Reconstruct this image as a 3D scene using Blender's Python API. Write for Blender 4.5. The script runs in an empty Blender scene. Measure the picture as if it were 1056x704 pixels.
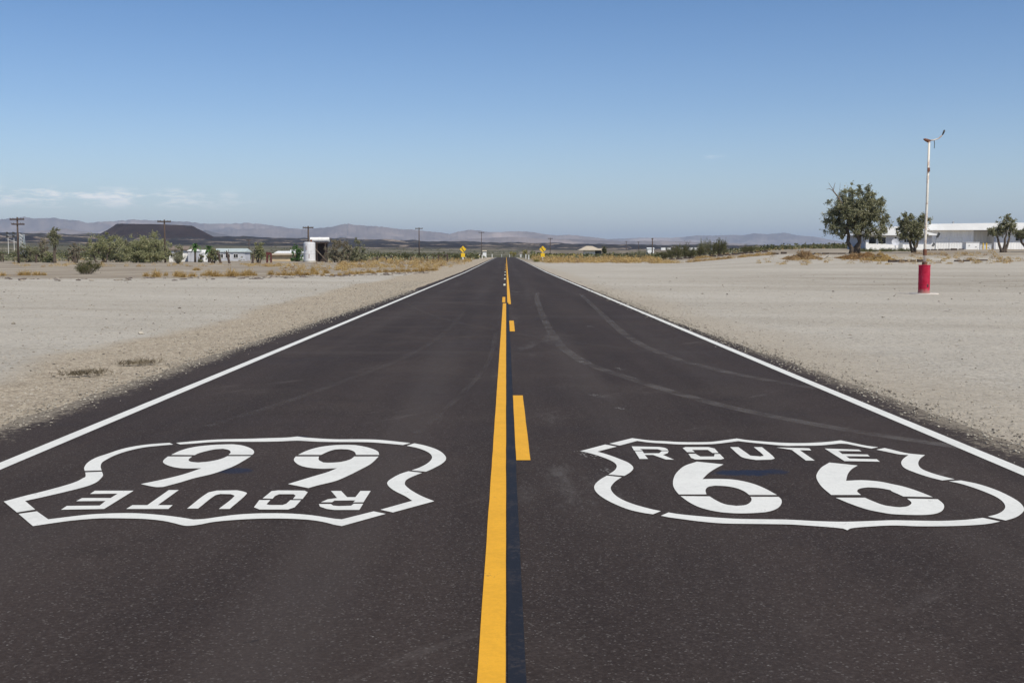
import bpy, math, random
import numpy as np
from mathutils import Vector, Matrix, noise as mnoise
S = bpy.context.scene
COL = S.collection
R = math.radians
PI = math.pi

# ------------------------------------------------------------------ camera, sky, sun, exposure
cam_d = bpy.data.cameras.new('camera')
cam = bpy.data.objects.new('camera', cam_d)
COL.objects.link(cam)
cam.location = (0.0, 0.0, 1.5)
cam.rotation_euler = (PI / 2 - math.atan(88.7 / 1180.0), 0.0, -math.atan(6 / 1180.0))
cam_d.sensor_width = 36.0
cam_d.lens = 36.0 * 1180.0 / 1056.0
cam_d.clip_start = 0.05
cam_d.clip_end = 120000.0
S.camera = cam

SUN_EL, SUN_AZ = 51.0, 141.0          # degrees; azimuth clockwise from +Y (the way the road runs)
w = bpy.data.worlds.new('World')
S.world = w
w.use_nodes = True
nt = w.node_tree
nt.nodes.clear()
def wn(t, **k):
    n = nt.nodes.new(t)
    for a, b in k.items():
        setattr(n, a, b)
    return n
wo = wn('ShaderNodeOutputWorld')
bg = wn('ShaderNodeBackground')
sky = wn('ShaderNodeTexSky', sky_type='NISHITA')
sky.sun_disc = False
sky.sun_elevation = R(SUN_EL)
sky.sun_rotation = R(SUN_AZ)
sky.altitude = 200.0
sky.air_density = 1.0
sky.dust_density = 0.1
sky.ozone_density = 3.0
bg.inputs['Strength'].default_value = 0.118
# thin low clouds far away on the left: density depends only on the direction in the sky
tc = wn('ShaderNodeTexCoord')
sx = wn('ShaderNodeSeparateXYZ')
nt.links.new(tc.outputs['Generated'], sx.inputs[0])
def wm(op, a, b=None, c=None, clamp=False):
    n = wn('ShaderNodeMath', operation=op)
    n.use_clamp = clamp
    for i, v in enumerate((a, b, c)):
        if v is None: continue
        if isinstance(v, (int, float)): n.inputs[i].default_value = v
        else: nt.links.new(v, n.inputs[i])
    return n.outputs[0]
az = wm('ARCTAN2', sx.outputs[0], sx.outputs[1])
el = wm('ARCSINE', sx.outputs[2])
cv = wn('ShaderNodeCombineXYZ')
nt.links.new(wm('MULTIPLY', az, 22.0), cv.inputs[0])
nt.links.new(wm('MULTIPLY', el, 110.0), cv.inputs[1])
cn = wn('ShaderNodeTexNoise')
cn.inputs['Scale'].default_value = 1.6
cn.inputs['Detail'].default_value = 7.0
cn.inputs['Roughness'].default_value = 0.62
nt.links.new(cv.outputs[0], cn.inputs['Vector'])
def window(x, c, wd):                  # smooth bump 1 at c, 0 beyond wd
    d = wm('DIVIDE', wm('SUBTRACT', x, c), wd)
    return wm('MAXIMUM', wm('SUBTRACT', 1.0, wm('MULTIPLY', d, d)), 0.0)
b1 = wm('MULTIPLY', window(el, 0.0470, 0.0095), window(az, -0.35, 0.15))
b2 = wm('MULTIPLY', 0.16, wm('MULTIPLY', window(el, 0.0835, 0.0045), window(az, 0.178, 0.012)))
b3 = wm('MULTIPLY', wm('MULTIPLY', window(el, 0.048, 0.02), window(az, -0.75, 0.35)), 0.8)
bm_ = wm('MAXIMUM', wm('MAXIMUM', b1, b2), b3)
cm = wm('MULTIPLY', wm('MULTIPLY', wm('SUBTRACT', cn.outputs['Fac'], 0.47, clamp=True), 8.0, clamp=True), bm_)
cm = wm('MULTIPLY', cm, 0.85)
mx = wn('ShaderNodeMix', data_type='RGBA')
nt.links.new(cm, mx.inputs[0])
tint = wn('ShaderNodeMix', data_type='RGBA', blend_type='MULTIPLY')      # a slightly purer blue than the model's cyan
tint.inputs[0].default_value = 1.0
tint.inputs[7].default_value = (0.95, 0.96, 1.0, 1)
nt.links.new(sky.outputs[0], tint.inputs[6])
# the dry desert sky deepens quickly above the horizon
er = wn('ShaderNodeValToRGB')
er.color_ramp.interpolation = 'B_SPLINE'
E_ = er.color_ramp.elements
E_[0].position = 0.0; E_[0].color = (1.0, 1.0, 1.0, 1)
E_[1].position = 1.0; E_[1].color = (0.30, 0.53, 0.72, 1)
for pos, cc in ((0.12, (0.99, 0.99, 1.0, 1)), (0.30, (0.78, 0.88, 0.99, 1)), (0.62, (0.40, 0.62, 0.82, 1))):
    e_ = E_.new(pos); e_.color = cc
nt.links.new(wm('DIVIDE', el, 0.42, clamp=True), er.inputs[0])
deep = wn('ShaderNodeMix', data_type='RGBA', blend_type='MULTIPLY')
deep.inputs[0].default_value = 1.0
nt.links.new(tint.outputs[2], deep.inputs[6]); nt.links.new(er.outputs[0], deep.inputs[7])
nt.links.new(deep.outputs[2], mx.inputs[6])
mx.inputs[7].default_value = (11.5, 11.2, 10.8, 1)
nt.links.new(mx.outputs[2], bg.inputs['Color'])
nt.links.new(bg.outputs[0], wo.inputs[0])

sun_d = bpy.data.lights.new('sun', 'SUN')
sun_d.energy = 4.8
sun_d.angle = R(0.53)
sun_d.color = (1.0, 0.94, 0.835)
sun = bpy.data.objects.new('sun', sun_d)
COL.objects.link(sun)
sdir = Vector((math.sin(R(SUN_AZ)) * math.cos(R(SUN_EL)), math.cos(R(SUN_AZ)) * math.cos(R(SUN_EL)), math.sin(R(SUN_EL))))
sun.rotation_euler = sdir.to_track_quat('Z', 'Y').to_euler()
sun.location = (30, -40, 60)

S.view_settings.view_transform = 'Standard'
S.view_settings.look = 'None'
S.view_settings.gamma = 1.0
S.view_settings.use_curve_mapping = False
S.view_settings.exposure = 0.0

# ------------------------------------------------------------------ helpers
def tag(o, label=None, cat=None, group=None, kind=None):
    if label: o['label'] = label
    if cat: o['category'] = cat
    if group: o['group'] = group
    if kind: o['kind'] = kind
    return o

def empty(name, loc, rz=0.0, scale=1.0):
    o = bpy.data.objects.new(name, None)
    COL.objects.link(o)
    o.location = loc
    o.rotation_euler = (0, 0, rz)
    o.scale = (scale, scale, scale)
    o.empty_display_size = 0.3
    return o

class MB:
    def __init__(s):
        s.v = []; s.f = []
    def add(s, vs, fs):
        n = len(s.v)
        s.v.extend([tuple(p) for p in vs]); s.f.extend([tuple(i + n for i in q) for q in fs])
        return s
    def box(s, c, d, rz=0.0, ry=0.0, rx=0.0):
        hx, hy, hz = d[0] / 2, d[1] / 2, d[2] / 2
        m = Matrix.Rotation(rz, 3, 'Z') @ Matrix.Rotation(ry, 3, 'Y') @ Matrix.Rotation(rx, 3, 'X')
        vs = [Vector(c) + m @ Vector((x * hx, y * hy, z * hz)) for x, y, z in
              ((-1,-1,-1),(1,-1,-1),(1,1,-1),(-1,1,-1),(-1,-1,1),(1,-1,1),(1,1,1),(-1,1,1))]
        return s.add(vs, ((0,3,2,1),(4,5,6,7),(0,1,5,4),(1,2,6,5),(2,3,7,6),(3,0,4,7)))
    def tube(s, pts, rad, n=8, cap=True):
        pts = [Vector(p) for p in pts]
        if isinstance(rad, (int, float)): rad = [rad] * len(pts)
        vs = []; fs = []
        prev = None
        for i, p in enumerate(pts):
            t = (pts[min(i + 1, len(pts) - 1)] - pts[max(i - 1, 0)])
            t = t.normalized() if t.length > 1e-9 else Vector((0, 0, 1))
            if prev is None:
                a = Vector((1, 0, 0)) if abs(t.x) < 0.8 else Vector((0, 1, 0))
            else: a = prev
            u = (a - t * a.dot(t)).normalized(); prev = u
            w_ = t.cross(u)
            for k in range(n):
                an = 2 * PI * k / n
                vs.append(p + (u * math.cos(an) + w_ * math.sin(an)) * rad[i])
        for i in range(len(pts) - 1):
            for k in range(n):
                k2 = (k + 1) % n
                fs.append((i * n + k, i * n + k2, (i + 1) * n + k2, (i + 1) * n + k))
        if cap:
            fs.append(tuple(reversed(range(n)))); fs.append(tuple((len(pts) - 1) * n + k for k in range(n)))
        return s.add(vs, fs)
    def lathe(s, prof, n=20, c=(0, 0, 0)):
        vs = []; fs = []
        for r, z in prof:
            for k in range(n):
                an = 2 * PI * k / n
                vs.append((c[0] + r * math.cos(an), c[1] + r * math.sin(an), c[2] + z))
        for i in range(len(prof) - 1):
            for k in range(n):
                k2 = (k + 1) % n
                fs.append((i * n + k, i * n + k2, (i + 1) * n + k2, (i + 1) * n + k))
        fs.append(tuple(reversed(range(n)))); fs.append(tuple((len(prof) - 1) * n + k for k in range(n)))
        return s.add(vs, fs)
    def poly(s, pts, z0, z1=None):
        n = len(pts)
        if z1 is None:
            return s.add([(x, y, z0) for x, y in pts], [tuple(range(n))])
        vs = [(x, y, z0) for x, y in pts] + [(x, y, z1) for x, y in pts]
        fs = [tuple(range(n, 2 * n)), tuple(reversed(range(n)))]
        fs += [(i, (i + 1) % n, n + (i + 1) % n, n + i) for i in range(n)]
        return s.add(vs, fs)
    def prism_xz(s, pts, y0, y1):
        n = len(pts)
        vs = [(x, y0, z) for x, z in pts] + [(x, y1, z) for x, z in pts]
        fs = [tuple(range(n)), tuple(reversed(range(n, 2 * n)))]
        fs += [(i, n + i, n + (i + 1) % n, (i + 1) % n) for i in range(n)]
        return s.add(vs, fs)
    def leaves(s, centers, length, width, rng, up=0.0):
        c = np.asarray(centers, dtype=float)
        n = len(c)
        d = rng.normal(size=(n, 3)); d[:, 2] += up
        d /= np.linalg.norm(d, axis=1)[:, None]
        e = rng.normal(size=(n, 3)); e -= d * (e * d).sum(1)[:, None]
        e /= np.linalg.norm(e, axis=1)[:, None]
        L = (length * rng.uniform(0.6, 1.3, n))[:, None]; W = (width * rng.uniform(0.6, 1.3, n))[:, None]
        q = np.stack([c - d * L / 2, c + e * W / 2, c + d * L / 2, c - e * W / 2], 1).reshape(-1, 3)
        b = len(s.v)
        s.v.extend(map(tuple, q.tolist()))
        s.f.extend([(b + 4 * i, b + 4 * i + 1, b + 4 * i + 2, b + 4 * i + 3) for i in range(n)])
        return s
    def build(s, name, mat, parent=None, smooth=False, loc=None, rz=0.0):
        me = bpy.data.meshes.new(name)
        me.from_pydata(s.v, [], s.f)
        me.update()
        if smooth:
            me.polygons.foreach_set('use_smooth', [True] * len(me.polygons))
        me.materials.append(mat)
        o = bpy.data.objects.new(name, me)
        COL.objects.link(o)
        if parent: o.parent = parent
        if loc is not None: o.location = loc
        if rz: o.rotation_euler = (0, 0, rz)
        return o

def copy_tree(o, parent=None):
    c = o.copy(); COL.objects.link(c); c.parent = parent
    for ch in list(o.children): copy_tree(ch, c)
    return c

# ------------------------------------------------------------------ material helpers
def srgb(*c):
    return tuple((x / 255 / 12.92 if x / 255 <= 0.04045 else ((x / 255 + 0.055) / 1.055) ** 2.4) for x in c)

class NT:
    """small wrapper for building node materials"""
    def __init__(s, name):
        s.m = bpy.data.materials.new(name); s.m.use_nodes = True
        s.t = s.m.node_tree; s.t.nodes.clear()
        s.out = s.t.nodes.new('ShaderNodeOutputMaterial')
        s.b = s.t.nodes.new('ShaderNodeBsdfPrincipled')
        s.t.links.new(s.b.outputs[0], s.out.inputs[0])
        s.geo = s.t.nodes.new('ShaderNodeNewGeometry')
        s.tc = s.t.nodes.new('ShaderNodeTexCoord')
    def link(s, a, b): s.t.links.new(a, b)
    def put(s, inp, v):
        if isinstance(v, (int, float)): inp.default_value = v
        elif isinstance(v, tuple): inp.default_value = v if len(v) == len(inp.default_value) else tuple(v) + (1.0,)
        else: s.link(v, inp)
    def math(s, op, a, b=None, clamp=False):
        n = s.t.nodes.new('ShaderNodeMath'); n.operation = op; n.use_clamp = clamp
        s.put(n.inputs[0], a)
        if b is not None: s.put(n.inputs[1], b)
        return n.outputs[0]
    def vec(s, v, scale=(1, 1, 1), loc=(0, 0, 0)):
        n = s.t.nodes.new('ShaderNodeMapping')
        n.inputs['Scale'].default_value = scale; n.inputs['Location'].default_value = loc
        s.link(v, n.inputs['Vector']); return n.outputs[0]
    def noise(s, v, scale, detail=4.0, rough=0.55, dist=0.0):
        n = s.t.nodes.new('ShaderNodeTexNoise')
        n.inputs['Scale'].default_value = scale; n.inputs['Detail'].default_value = detail
        n.inputs['Roughness'].default_value = rough; n.inputs['Distortion'].default_value = dist
        s.link(v, n.inputs['Vector']); return n.outputs['Fac']
    def voronoi(s, v, scale, feat='F1'):
        n = s.t.nodes.new('ShaderNodeTexVoronoi'); n.feature = feat
        n.inputs['Scale'].default_value = scale
        s.link(v, n.inputs['Vector']); return n
    def ramp(s, f, lo, hi, a=0.0, b=1.0):
        n = s.t.nodes.new('ShaderNodeMapRange'); n.interpolation_type = 'SMOOTHSTEP'
        s.put(n.inputs[0], f)
        n.inputs[1].default_value = lo; n.inputs[2].default_value = hi
        n.inputs[3].default_value = a; n.inputs[4].default_value = b
        return n.outputs[0]
    def mix(s, f, a, b, mode='MIX'):
        n = s.t.nodes.new('ShaderNodeMix'); n.data_type = 'RGBA'; n.blend_type = mode
        s.put(n.inputs[0], f); s.put(n.inputs[6], a); s.put(n.inputs[7], b)
        return n.outputs[2]
    def bump(s, h, strength=0.3, dist=0.01, prev=None):
        n = s.t.nodes.new('ShaderNodeBump'); n.inputs['Strength'].default_value = strength
        n.inputs['Distance'].default_value = dist; s.link(h, n.inputs['Height'])
        if prev is not None: s.link(prev, n.inputs['Normal'])
        return n.outputs[0]
    def done(s, color, rough=0.8, normal=None, metal=0.0, spec=None):
        s.put(s.b.inputs['Base Color'], color); s.put(s.b.inputs['Roughness'], rough)
        s.put(s.b.inputs['Metallic'], metal)
        if spec is not None: s.b.inputs['Specular IOR Level'].default_value = spec
        if normal is not None: s.link(normal, s.b.inputs['Normal'])
        return s.m

def plain(name, col, rough=0.7, var=0.18, scale=1.5, metal=0.0, dirt=None, stretch=(1, 1, 1), spec=None):
    """base colour with two scales of mottling, and optional stain colour"""
    n = NT(name)
    P_ = n.vec(n.tc.outputs['Object'], stretch)
    a = n.noise(P_, scale, 6.0, 0.6)
    c2 = tuple(max(0.0, x * (1 - var)) for x in col); c3 = tuple(min(1.0, x * (1 + var)) for x in col)
    c = n.mix(n.ramp(a, 0.3, 0.7), c2, c3)
    if dirt is not None:
        d = n.noise(P_, scale * 2.3, 5.0, 0.7)
        c = n.mix(n.ramp(d, 0.56, 0.68, 0.0, 0.8), c, dirt)
    return n.done(c, rough, metal=metal, spec=spec)

def leafmat(name, c1, c2, c3=None, trans=0.25):
    n = NT(name)
    r = n.geo.outputs['Random Per Island']
    lo = n.noise(n.tc.outputs['Object'], 0.9, 2.0)
    c = n.mix(n.math('ADD', n.math('MULTIPLY', r, 0.65), n.math('MULTIPLY', n.ramp(lo, 0.35, 0.65), 0.35)), c1, c2)
    if c3: c = n.mix(n.ramp(r, 0.86, 0.95), c, c3)
    n.done(c, 0.65, spec=0.25)
    tr = n.t.nodes.new('ShaderNodeBsdfTranslucent'); n.link(c, tr.inputs[0])
    ms = n.t.nodes.new('ShaderNodeMixShader'); ms.inputs[0].default_value = trans
    n.link(n.b.outputs[0], ms.inputs[1]); n.link(tr.outputs[0], ms.inputs[2]); n.link(ms.outputs[0], n.out.inputs[0])
    return n.m

# ------------------------------------------------------------------ terrain height
SC = 1180.0
HZ = 263.5
TOPX = np.array([-2500, -300, 0, 100, 230, 300, 400, 500, 600, 700, 800, 1056, 1500, 3500], float)
TOPY = np.array([246, 244, 243.5, 244.5, 246, 246.5, 249.5, 251.5, 253.5, 255, 255.5, 255, 255, 256], float)
RB = np.array([0, 100, 150, 217, 460, 700], float)
HB = np.array([0, 0, .12, .30, .84, 1.6], float)
FR = np.log(np.array([700, 1000, 1500, 2200, 3500, 4200, 6500, 10000, 45000], float))
FV = np.array([.035, .093, .22, .47, 1.0, .97, .80, .7, .7], float)
ER = np.array([0, 60, 95, 112, 140, 160, 190, 300, 600, 1000, 2500], float)
EV = np.array([0, 0, .22, .58, 1.48, 1.8, 2.15, 2.9, 3.6, 3.6, 0], float)
_rs = np.random.RandomState(5)
_tab = _rs.rand(256, 256)
def vnoise(x, y):
    xi = np.floor(x).astype(int); yi = np.floor(y).astype(int)
    fx = x - xi; fy = y - yi
    fx = fx * fx * (3 - 2 * fx); fy = fy * fy * (3 - 2 * fy)
    a = _tab[xi % 256, yi % 256]; b = _tab[(xi + 1) % 256, yi % 256]
    c = _tab[xi % 256, (yi + 1) % 256]; d = _tab[(xi + 1) % 256, (yi + 1) % 256]
    return (a * (1 - fx) + b * fx) * (1 - fy) + (c * (1 - fx) + d * fx) * fy
def fbm(x, y, o=4):
    t = 0; a = 0.5
    for i in range(o):
        t = t + a * vnoise(x * 2 ** i + 17.3 * i, y * 2 ** i + 9.1 * i); a *= 0.5
    return t / (1 - 0.5 ** o)
def sstep(a, b, x):
    t = np.clip((x - a) / (b - a), 0, 1); return t * t * (3 - 2 * t)
def height(x, y):
    x = np.asarray(x, float); y = np.asarray(y, float)
    r = np.hypot(x, y)
    th = np.arctan2(x, y)
    tn = np.tan(np.clip(th, -1.2, 1.2))
    px = 522 + SC * tn
    H35 = 1.5 + (HZ - np.interp(px, TOPX, TOPY)) / SC * 3500
    hb = np.interp(r, RB, HB)
    hf = H35 * np.interp(np.log(np.maximum(r, 1)), FR, FV)
    k = sstep(460, 800, r)
    h = hb * (1 - k) + np.maximum(hf, hb) * k
    wr = sstep(640, 850, px)
    h = h + wr * np.interp(r, ER, EV)
    rough = sstep(1200, 2600, r) * (1 - sstep(4500, 7000, r))
    h = h + rough * ((fbm(x / 160, y / 90 + 40) - 0.5) * 20 + (fbm(x / 45, y / 45) - 0.5) * 9)
    small = sstep(14, 90, np.abs(x)) * sstep(75, 160, r) * (1 - sstep(900, 1200, r))
    h = h + small * (fbm(x / 14, y / 14 + 7) - 0.5) * 0.35
    dip = sstep(425, 500, y) * (1 - sstep(640, 760, y)) * (1 - sstep(18, 60, np.abs(x)))
    h = h - 2.6 * dip
    return h
def hz(x, y): return float(height(np.array([x]), np.array([y]))[0])
def at(px, Y):                         # a point on the ground: column of the view at depth Y metres
    X = (px - 522) / SC * Y
    return X, Y, hz(X, Y)
def ztop(Y, y): return 1.5 + (HZ - y) / SC * Y
def mpp(Y): return Y / SC              # metres per photo pixel at that depth
# ------------------------------------------------------------------ ground sheet
def edge_left(y): return -(4.42 - 0.38 * sstep(12, 45, y))
def edge_right(y): return 4.05 - 0.3 * sstep(10, 30, y)
rg = np.concatenate([[0.0], np.geomspace(1.2, 46000, 620)])
th_f = np.deg2rad(np.arange(-34, 34.001, 0.11))
th_b = np.deg2rad(np.arange(35, 326.0, 1.5))
th = np.concatenate([th_f, th_b])
TH, RR = np.meshgrid(th, rg[1:], indexing='ij')
X = RR * np.sin(TH); Y = RR * np.cos(TH)
Z = height(X, Y)
Z = Z - 0.03 * (1 - sstep(3.3, 3.7, np.abs(X)))            # the road bed lies just under the asphalt
Z = Z + 0.06 * sstep(4.6, 6.0, np.abs(X)) * (fbm(X / 3.1, Y / 3.1) - 0.45) * sstep(3, 10, RR)
nt_, nr_ = TH.shape
verts = np.concatenate([[[0, 0, -0.03]], np.stack([X, Y, Z], -1).reshape(-1, 3)])
idx = (1 + np.arange(nt_ * nr_)).reshape(nt_, nr_)
i2 = np.roll(idx, -1, axis=0)
quads = np.stack([idx[:, :-1], idx[:, 1:], i2[:, 1:], i2[:, :-1]], -1).reshape(-1, 4)
tris = np.stack([np.zeros(nt_, int), idx[:, 0], i2[:, 0]], -1)
me = bpy.data.meshes.new('ground')
nq, ntri = len(quads), len(tris)
me.vertices.add(len(verts)); me.vertices.foreach_set('co', verts.astype(np.float32).ravel())
me.loops.add(nq * 4 + ntri * 3)
me.loops.foreach_set('vertex_index', np.concatenate([quads[:, ::-1].ravel(), tris[:, ::-1].ravel()]).astype(np.int32))
me.polygons.add(nq + ntri)
me.polygons.foreach_set('loop_start', np.concatenate([np.arange(nq) * 4, nq * 4 + np.arange(ntri) * 3]).astype(np.int32))
me.polygons.foreach_set('use_smooth', np.ones(nq + ntri, bool))
me.update(calc_edges=True); me.validate()
# zones of real ground cover: R packed lot, G coarse shoulder gravel, B lava, A scrubby dirt
px_ = 522 + SC * np.tan(np.clip(TH, -1.2, 1.2))
wob = (fbm(X / 9, Y / 9 + 3) - 0.5)
wob2 = (fbm(X / 1.3, Y / 1.3 + 3) - 0.5)
lot_edge_l = 74 + 5 * wob * 2 + np.clip(px_ - 250, 0, 250) * 0.22
lot_edge_r = 200 - 75 * sstep(640, 900, px_) + 8 * wob
lot = np.where(X < 0, 1 - sstep(-4, 5, Y - lot_edge_l), 1 - sstep(-6, 8, Y - lot_edge_r))
berm_edge = 5.95 + np.interp(Y, [0, 14, 20, 43, 80, 200], [0, .15, .5, 1.4, 1.9, 2.0]) + wob * 1.6 + wob2 * 0.5
berm = np.where(X < 0, 1 - sstep(-0.4, 0.4, -X - berm_edge), 0.55 * (1 - sstep(-1.0, 1.2, X - (4.9 + wob * 2.5))))
lot = lot * (Y > -80) ; berm = berm * (Y < 425)
lava = sstep(1150, 1900, RR + wob * 1200 * 0 + (fbm(X / 300, Y / 200) - 0.5) * 900) * (1 - sstep(5200, 8000, RR))
scrub = sstep(180, 420, RR)
zone = np.stack([lot, berm, lava, scrub], -1).reshape(-1, 4)
zone = np.concatenate([[[1, 0, 0, 0]], zone]).astype(np.float32)
at_ = me.color_attributes.new('zones', 'FLOAT_COLOR', 'POINT')
at_.data.foreach_set('color', zone.ravel())

n = NT('desert_ground')
P_ = n.geo.outputs['Position']
va = n.t.nodes.new('ShaderNodeVertexColor'); va.layer_name = 'zones'
sp = n.t.nodes.new('ShaderNodeSeparateColor'); n.link(va.outputs['Color'], sp.inputs[0])
lotm, bermm, lavam, scm = sp.outputs[0], sp.outputs[1], sp.outputs[2], va.outputs['Alpha']
mp = n.t.nodes.new('ShaderNodeMapping'); mp.inputs['Rotation'].default_value = (0, 0, 0.35); n.link(P_, mp.inputs['Vector'])
PR = mp.outputs[0]
PS = n.vec(PR, (0.30, 1.0, 1.0))                 # graded and driven across: faint tracks
big = n.noise(PS, 0.16, 6.0, 0.62)
mid = n.noise(P_, 0.55, 7.0, 0.65)
fine = n.noise(P_, 9.0, 8.0, 0.75)
vo = n.voronoi(P_, 26.0)
vo2 = n.voronoi(P_, 60.0)
peb = n.math('ADD', n.math('MULTIPLY', vo.outputs['Color'], 0.0), 0.0)
sc2 = n.t.nodes.new('ShaderNodeSeparateColor'); n.link(vo.outputs['Color'], sc2.inputs[0])
sc3 = n.t.nodes.new('ShaderNodeSeparateColor'); n.link(vo2.outputs['Color'], sc3.inputs[0])
lotc = n.mix(n.ramp(big, 0.32, 0.68), (0.385, 0.347, 0.285), (0.48, 0.442, 0.375))
lotc = n.mix(n.ramp(mid, 0.35, 0.7, 0, 0.5), lotc, (0.47, 0.425, 0.35))
lotc = n.mix(n.ramp(fine, 0.50, 0.70, 0, 0.62), lotc, (0.18, 0.16, 0.125))
ruts = n.noise(n.vec(PR, (0.14, 1.0, 1.0), (5, 2, 0)), 0.42, 8.0, 0.75, 0.6)
lotc = n.mix(n.ramp(ruts, 0.54, 0.68, 0, 0.40), lotc, (0.26, 0.222, 0.165))
med = n.noise(n.vec(P_, (0.45, 1.0, 1.0)), 2.4, 8.0, 0.8)
lotc = n.mix(n.ramp(med, 0.54, 0.70, 0, 0.4), lotc, (0.23, 0.20, 0.155))
lotc = n.mix(n.ramp(med, 0.45, 0.30, 0, 0.5), lotc, (0.54, 0.49, 0.41))
grn = n.noise(n.vec(P_, (1.0, 0.28, 1.0)), 5.5, 8.0, 0.92)
lotc = n.mix(n.ramp(grn, 0.54, 0.66, 0, 0.55), lotc, (0.17, 0.15, 0.12))
lotc = n.mix(n.ramp(grn, 0.46, 0.34, 0, 0.5), lotc, (0.60, 0.55, 0.47))
sxy = n.t.nodes.new('ShaderNodeSeparateXYZ'); n.link(P_, sxy.inputs[0])
rb = n.math('MULTIPLY', n.math('MULTIPLY', n.ramp(sxy.outputs[1], 42, 55), n.ramp(sxy.outputs[1], 95, 75)), n.ramp(sxy.outputs[0], 8, 20))
rut2 = n.noise(n.vec(P_, (0.10, 1.0, 1.0), (1, 6, 0)), 0.7, 8.0, 0.8, 0.8)
lotc = n.mix(n.math('MULTIPLY', rb, n.ramp(rut2, 0.42, 0.60, 0, 0.75)), lotc, (0.235, 0.20, 0.15))
stn = n.voronoi(n.vec(P_, (1, 0.5, 1)), 1.1); sts = n.t.nodes.new('ShaderNodeSeparateColor'); n.link(stn.outputs['Color'], sts.inputs[0])
lotc = n.mix(n.math('MULTIPLY', n.math('MULTIPLY', n.ramp(sts.outputs[0], 0.80, 0.82), n.ramp(stn.outputs['Distance'], 0.10, 0.06)), 0.8), lotc, (0.09, 0.075, 0.06))
lotc = n.mix(n.math('MULTIPLY', n.ramp(sc2.outputs[0], 0.80, 0.9), 0.42), lotc, (0.13, 0.12, 0.105))
lotc = n.mix(n.math('MULTIPLY', n.ramp(sc3.outputs[1], 0.86, 0.93), 0.5), lotc, (0.55, 0.53, 0.48))
bermc = n.mix(sc2.outputs[0], (0.28, 0.228, 0.163), (0.55, 0.47, 0.355))
bermc = n.mix(n.ramp(sc3.outputs[0], 0.7, 0.9, 0, 0.6), bermc, (0.12, 0.105, 0.085))
bermc = n.mix(n.ramp(mid, 0.45, 0.65, 0, 0.22), bermc, (0.24, 0.20, 0.15))
bg1 = n.noise(n.vec(P_, (1.0, 0.45, 1.0)), 7.5, 8.0, 0.92)
bermc = n.mix(n.ramp(bg1, 0.54, 0.64, 0, 0.65), bermc, (0.12, 0.095, 0.07))
bermc = n.mix(n.ramp(bg1, 0.46, 0.36, 0, 0.6), bermc, (0.58, 0.50, 0.385))
dirt = n.mix(n.ramp(n.noise(P_, 0.12, 6.0, 0.65), 0.35, 0.65), (0.24, 0.20, 0.155), (0.36, 0.315, 0.25))
dirt = n.mix(n.ramp(mid, 0.5, 0.65, 0, 0.4), dirt, (0.30, 0.235, 0.13))
scrubc = n.mix(n.ramp(n.noise(n.vec(P_, (0.4, 1, 1)), 0.02, 6.0, 0.7), 0.45, 0.66), (0.085, 0.082, 0.045), (0.27, 0.23, 0.17))
lvn = n.noise(n.vec(P_, (0.8, 0.55, 1.0)), 0.011, 9.0, 0.72)
lavac = n.mix(n.ramp(lvn, 0.52, 0.60), (0.022, 0.019, 0.022), (0.30, 0.235, 0.18))
lavac = n.mix(n.ramp(n.noise(P_, 0.03, 5.0), 0.48, 0.60, 0, 0.45), lavac, (0.075, 0.065, 0.045))
c = n.mix(scm, dirt, scrubc)
c = n.mix(lavam, c, lavac)
c = n.mix(lotm, c, lotc)
bj = n.math('ADD', bermm, n.math('MULTIPLY', n.math('SUBTRACT', fine, 0.5), 0.5), clamp=True)
c = n.mix(n.math('MULTIPLY', bj, n.ramp(bermm, 0.0, 0.25)), c, bermc)
bh = n.math('ADD', n.math('ADD', n.math('MULTIPLY', vo.outputs['Distance'], -0.6), fine), n.math('MULTIPLY', grn, 1.5))
bm1 = n.bump(bh, 0.55, 0.03)
bm2 = n.bump(mid, 0.35, 0.25, bm1)
mat_ground = n.done(c, 0.95, bm2, spec=0.1)
me.materials.append(mat_ground)
ground_o = bpy.data.objects.new('ground', me); COL.objects.link(ground_o)
tag(ground_o, kind='structure')

# ------------------------------------------------------------------ the road
ys = np.concatenate([np.arange(-60, 2, 1.0), np.arange(2, 60, 0.18), np.arange(60, 150, 1.0), np.arange(150, 640.1, 5.0)])
rng = np.random.default_rng(3)
def jag(y, s): return (float(fbm(np.array([y * 0.9 + s]), np.array([s * 1.0]), 4)[0]) - 0.5) * 0.16 + (float(fbm(np.array([y * 5 + s]), np.array([s + 4.0]), 3)[0]) - 0.5) * 0.10
xs_in = [-3.7, -2.4, -1.2, 0.0, 1.2, 2.4, 3.55]
rv = []; rf = []
def road_z(y): return hz(0.0, y) + 0.012
for y in ys:
    zz = road_z(y)
    xl = float(edge_left(np.array(y))) + jag(y, 3.0); xr = float(edge_right(np.array(y))) + jag(y, 31.0)
    row = [(xl - 0.10, y, zz - 0.05)] + [(xl, y, zz - 0.004)] + [(x, y, zz) for x in xs_in] + [(xr, y, zz - 0.004), (xr + 0.10, y, zz - 0.05)]
    rv += row
nc = len(xs_in) + 4
for i in range(len(ys) - 1):
    for j in range(nc - 1):
        rf.append((i * nc + j, i * nc + j + 1, (i + 1) * nc + j + 1, (i + 1) * nc + j))
n = NT('asphalt')
P_ = n.geo.outputs['Position']
sx_ = n.t.nodes.new('ShaderNodeSeparateXYZ'); n.link(P_, sx_.inputs[0])
X_, Y_ = sx_.outputs[0], sx_.outputs[1]
long_ = n.noise(n.vec(P_, (1.0, 0.045, 1.0)), 1.1, 5.0, 0.6)
cloud = n.noise(P_, 0.45, 6.0, 0.6)
fine = n.noise(P_, 55.0, 6.0, 0.8)
grit = n.voronoi(P_, 130.0)
gs = n.t.nodes.new('ShaderNodeSeparateColor'); n.link(grit.outputs['Color'], gs.inputs[0])
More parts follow.
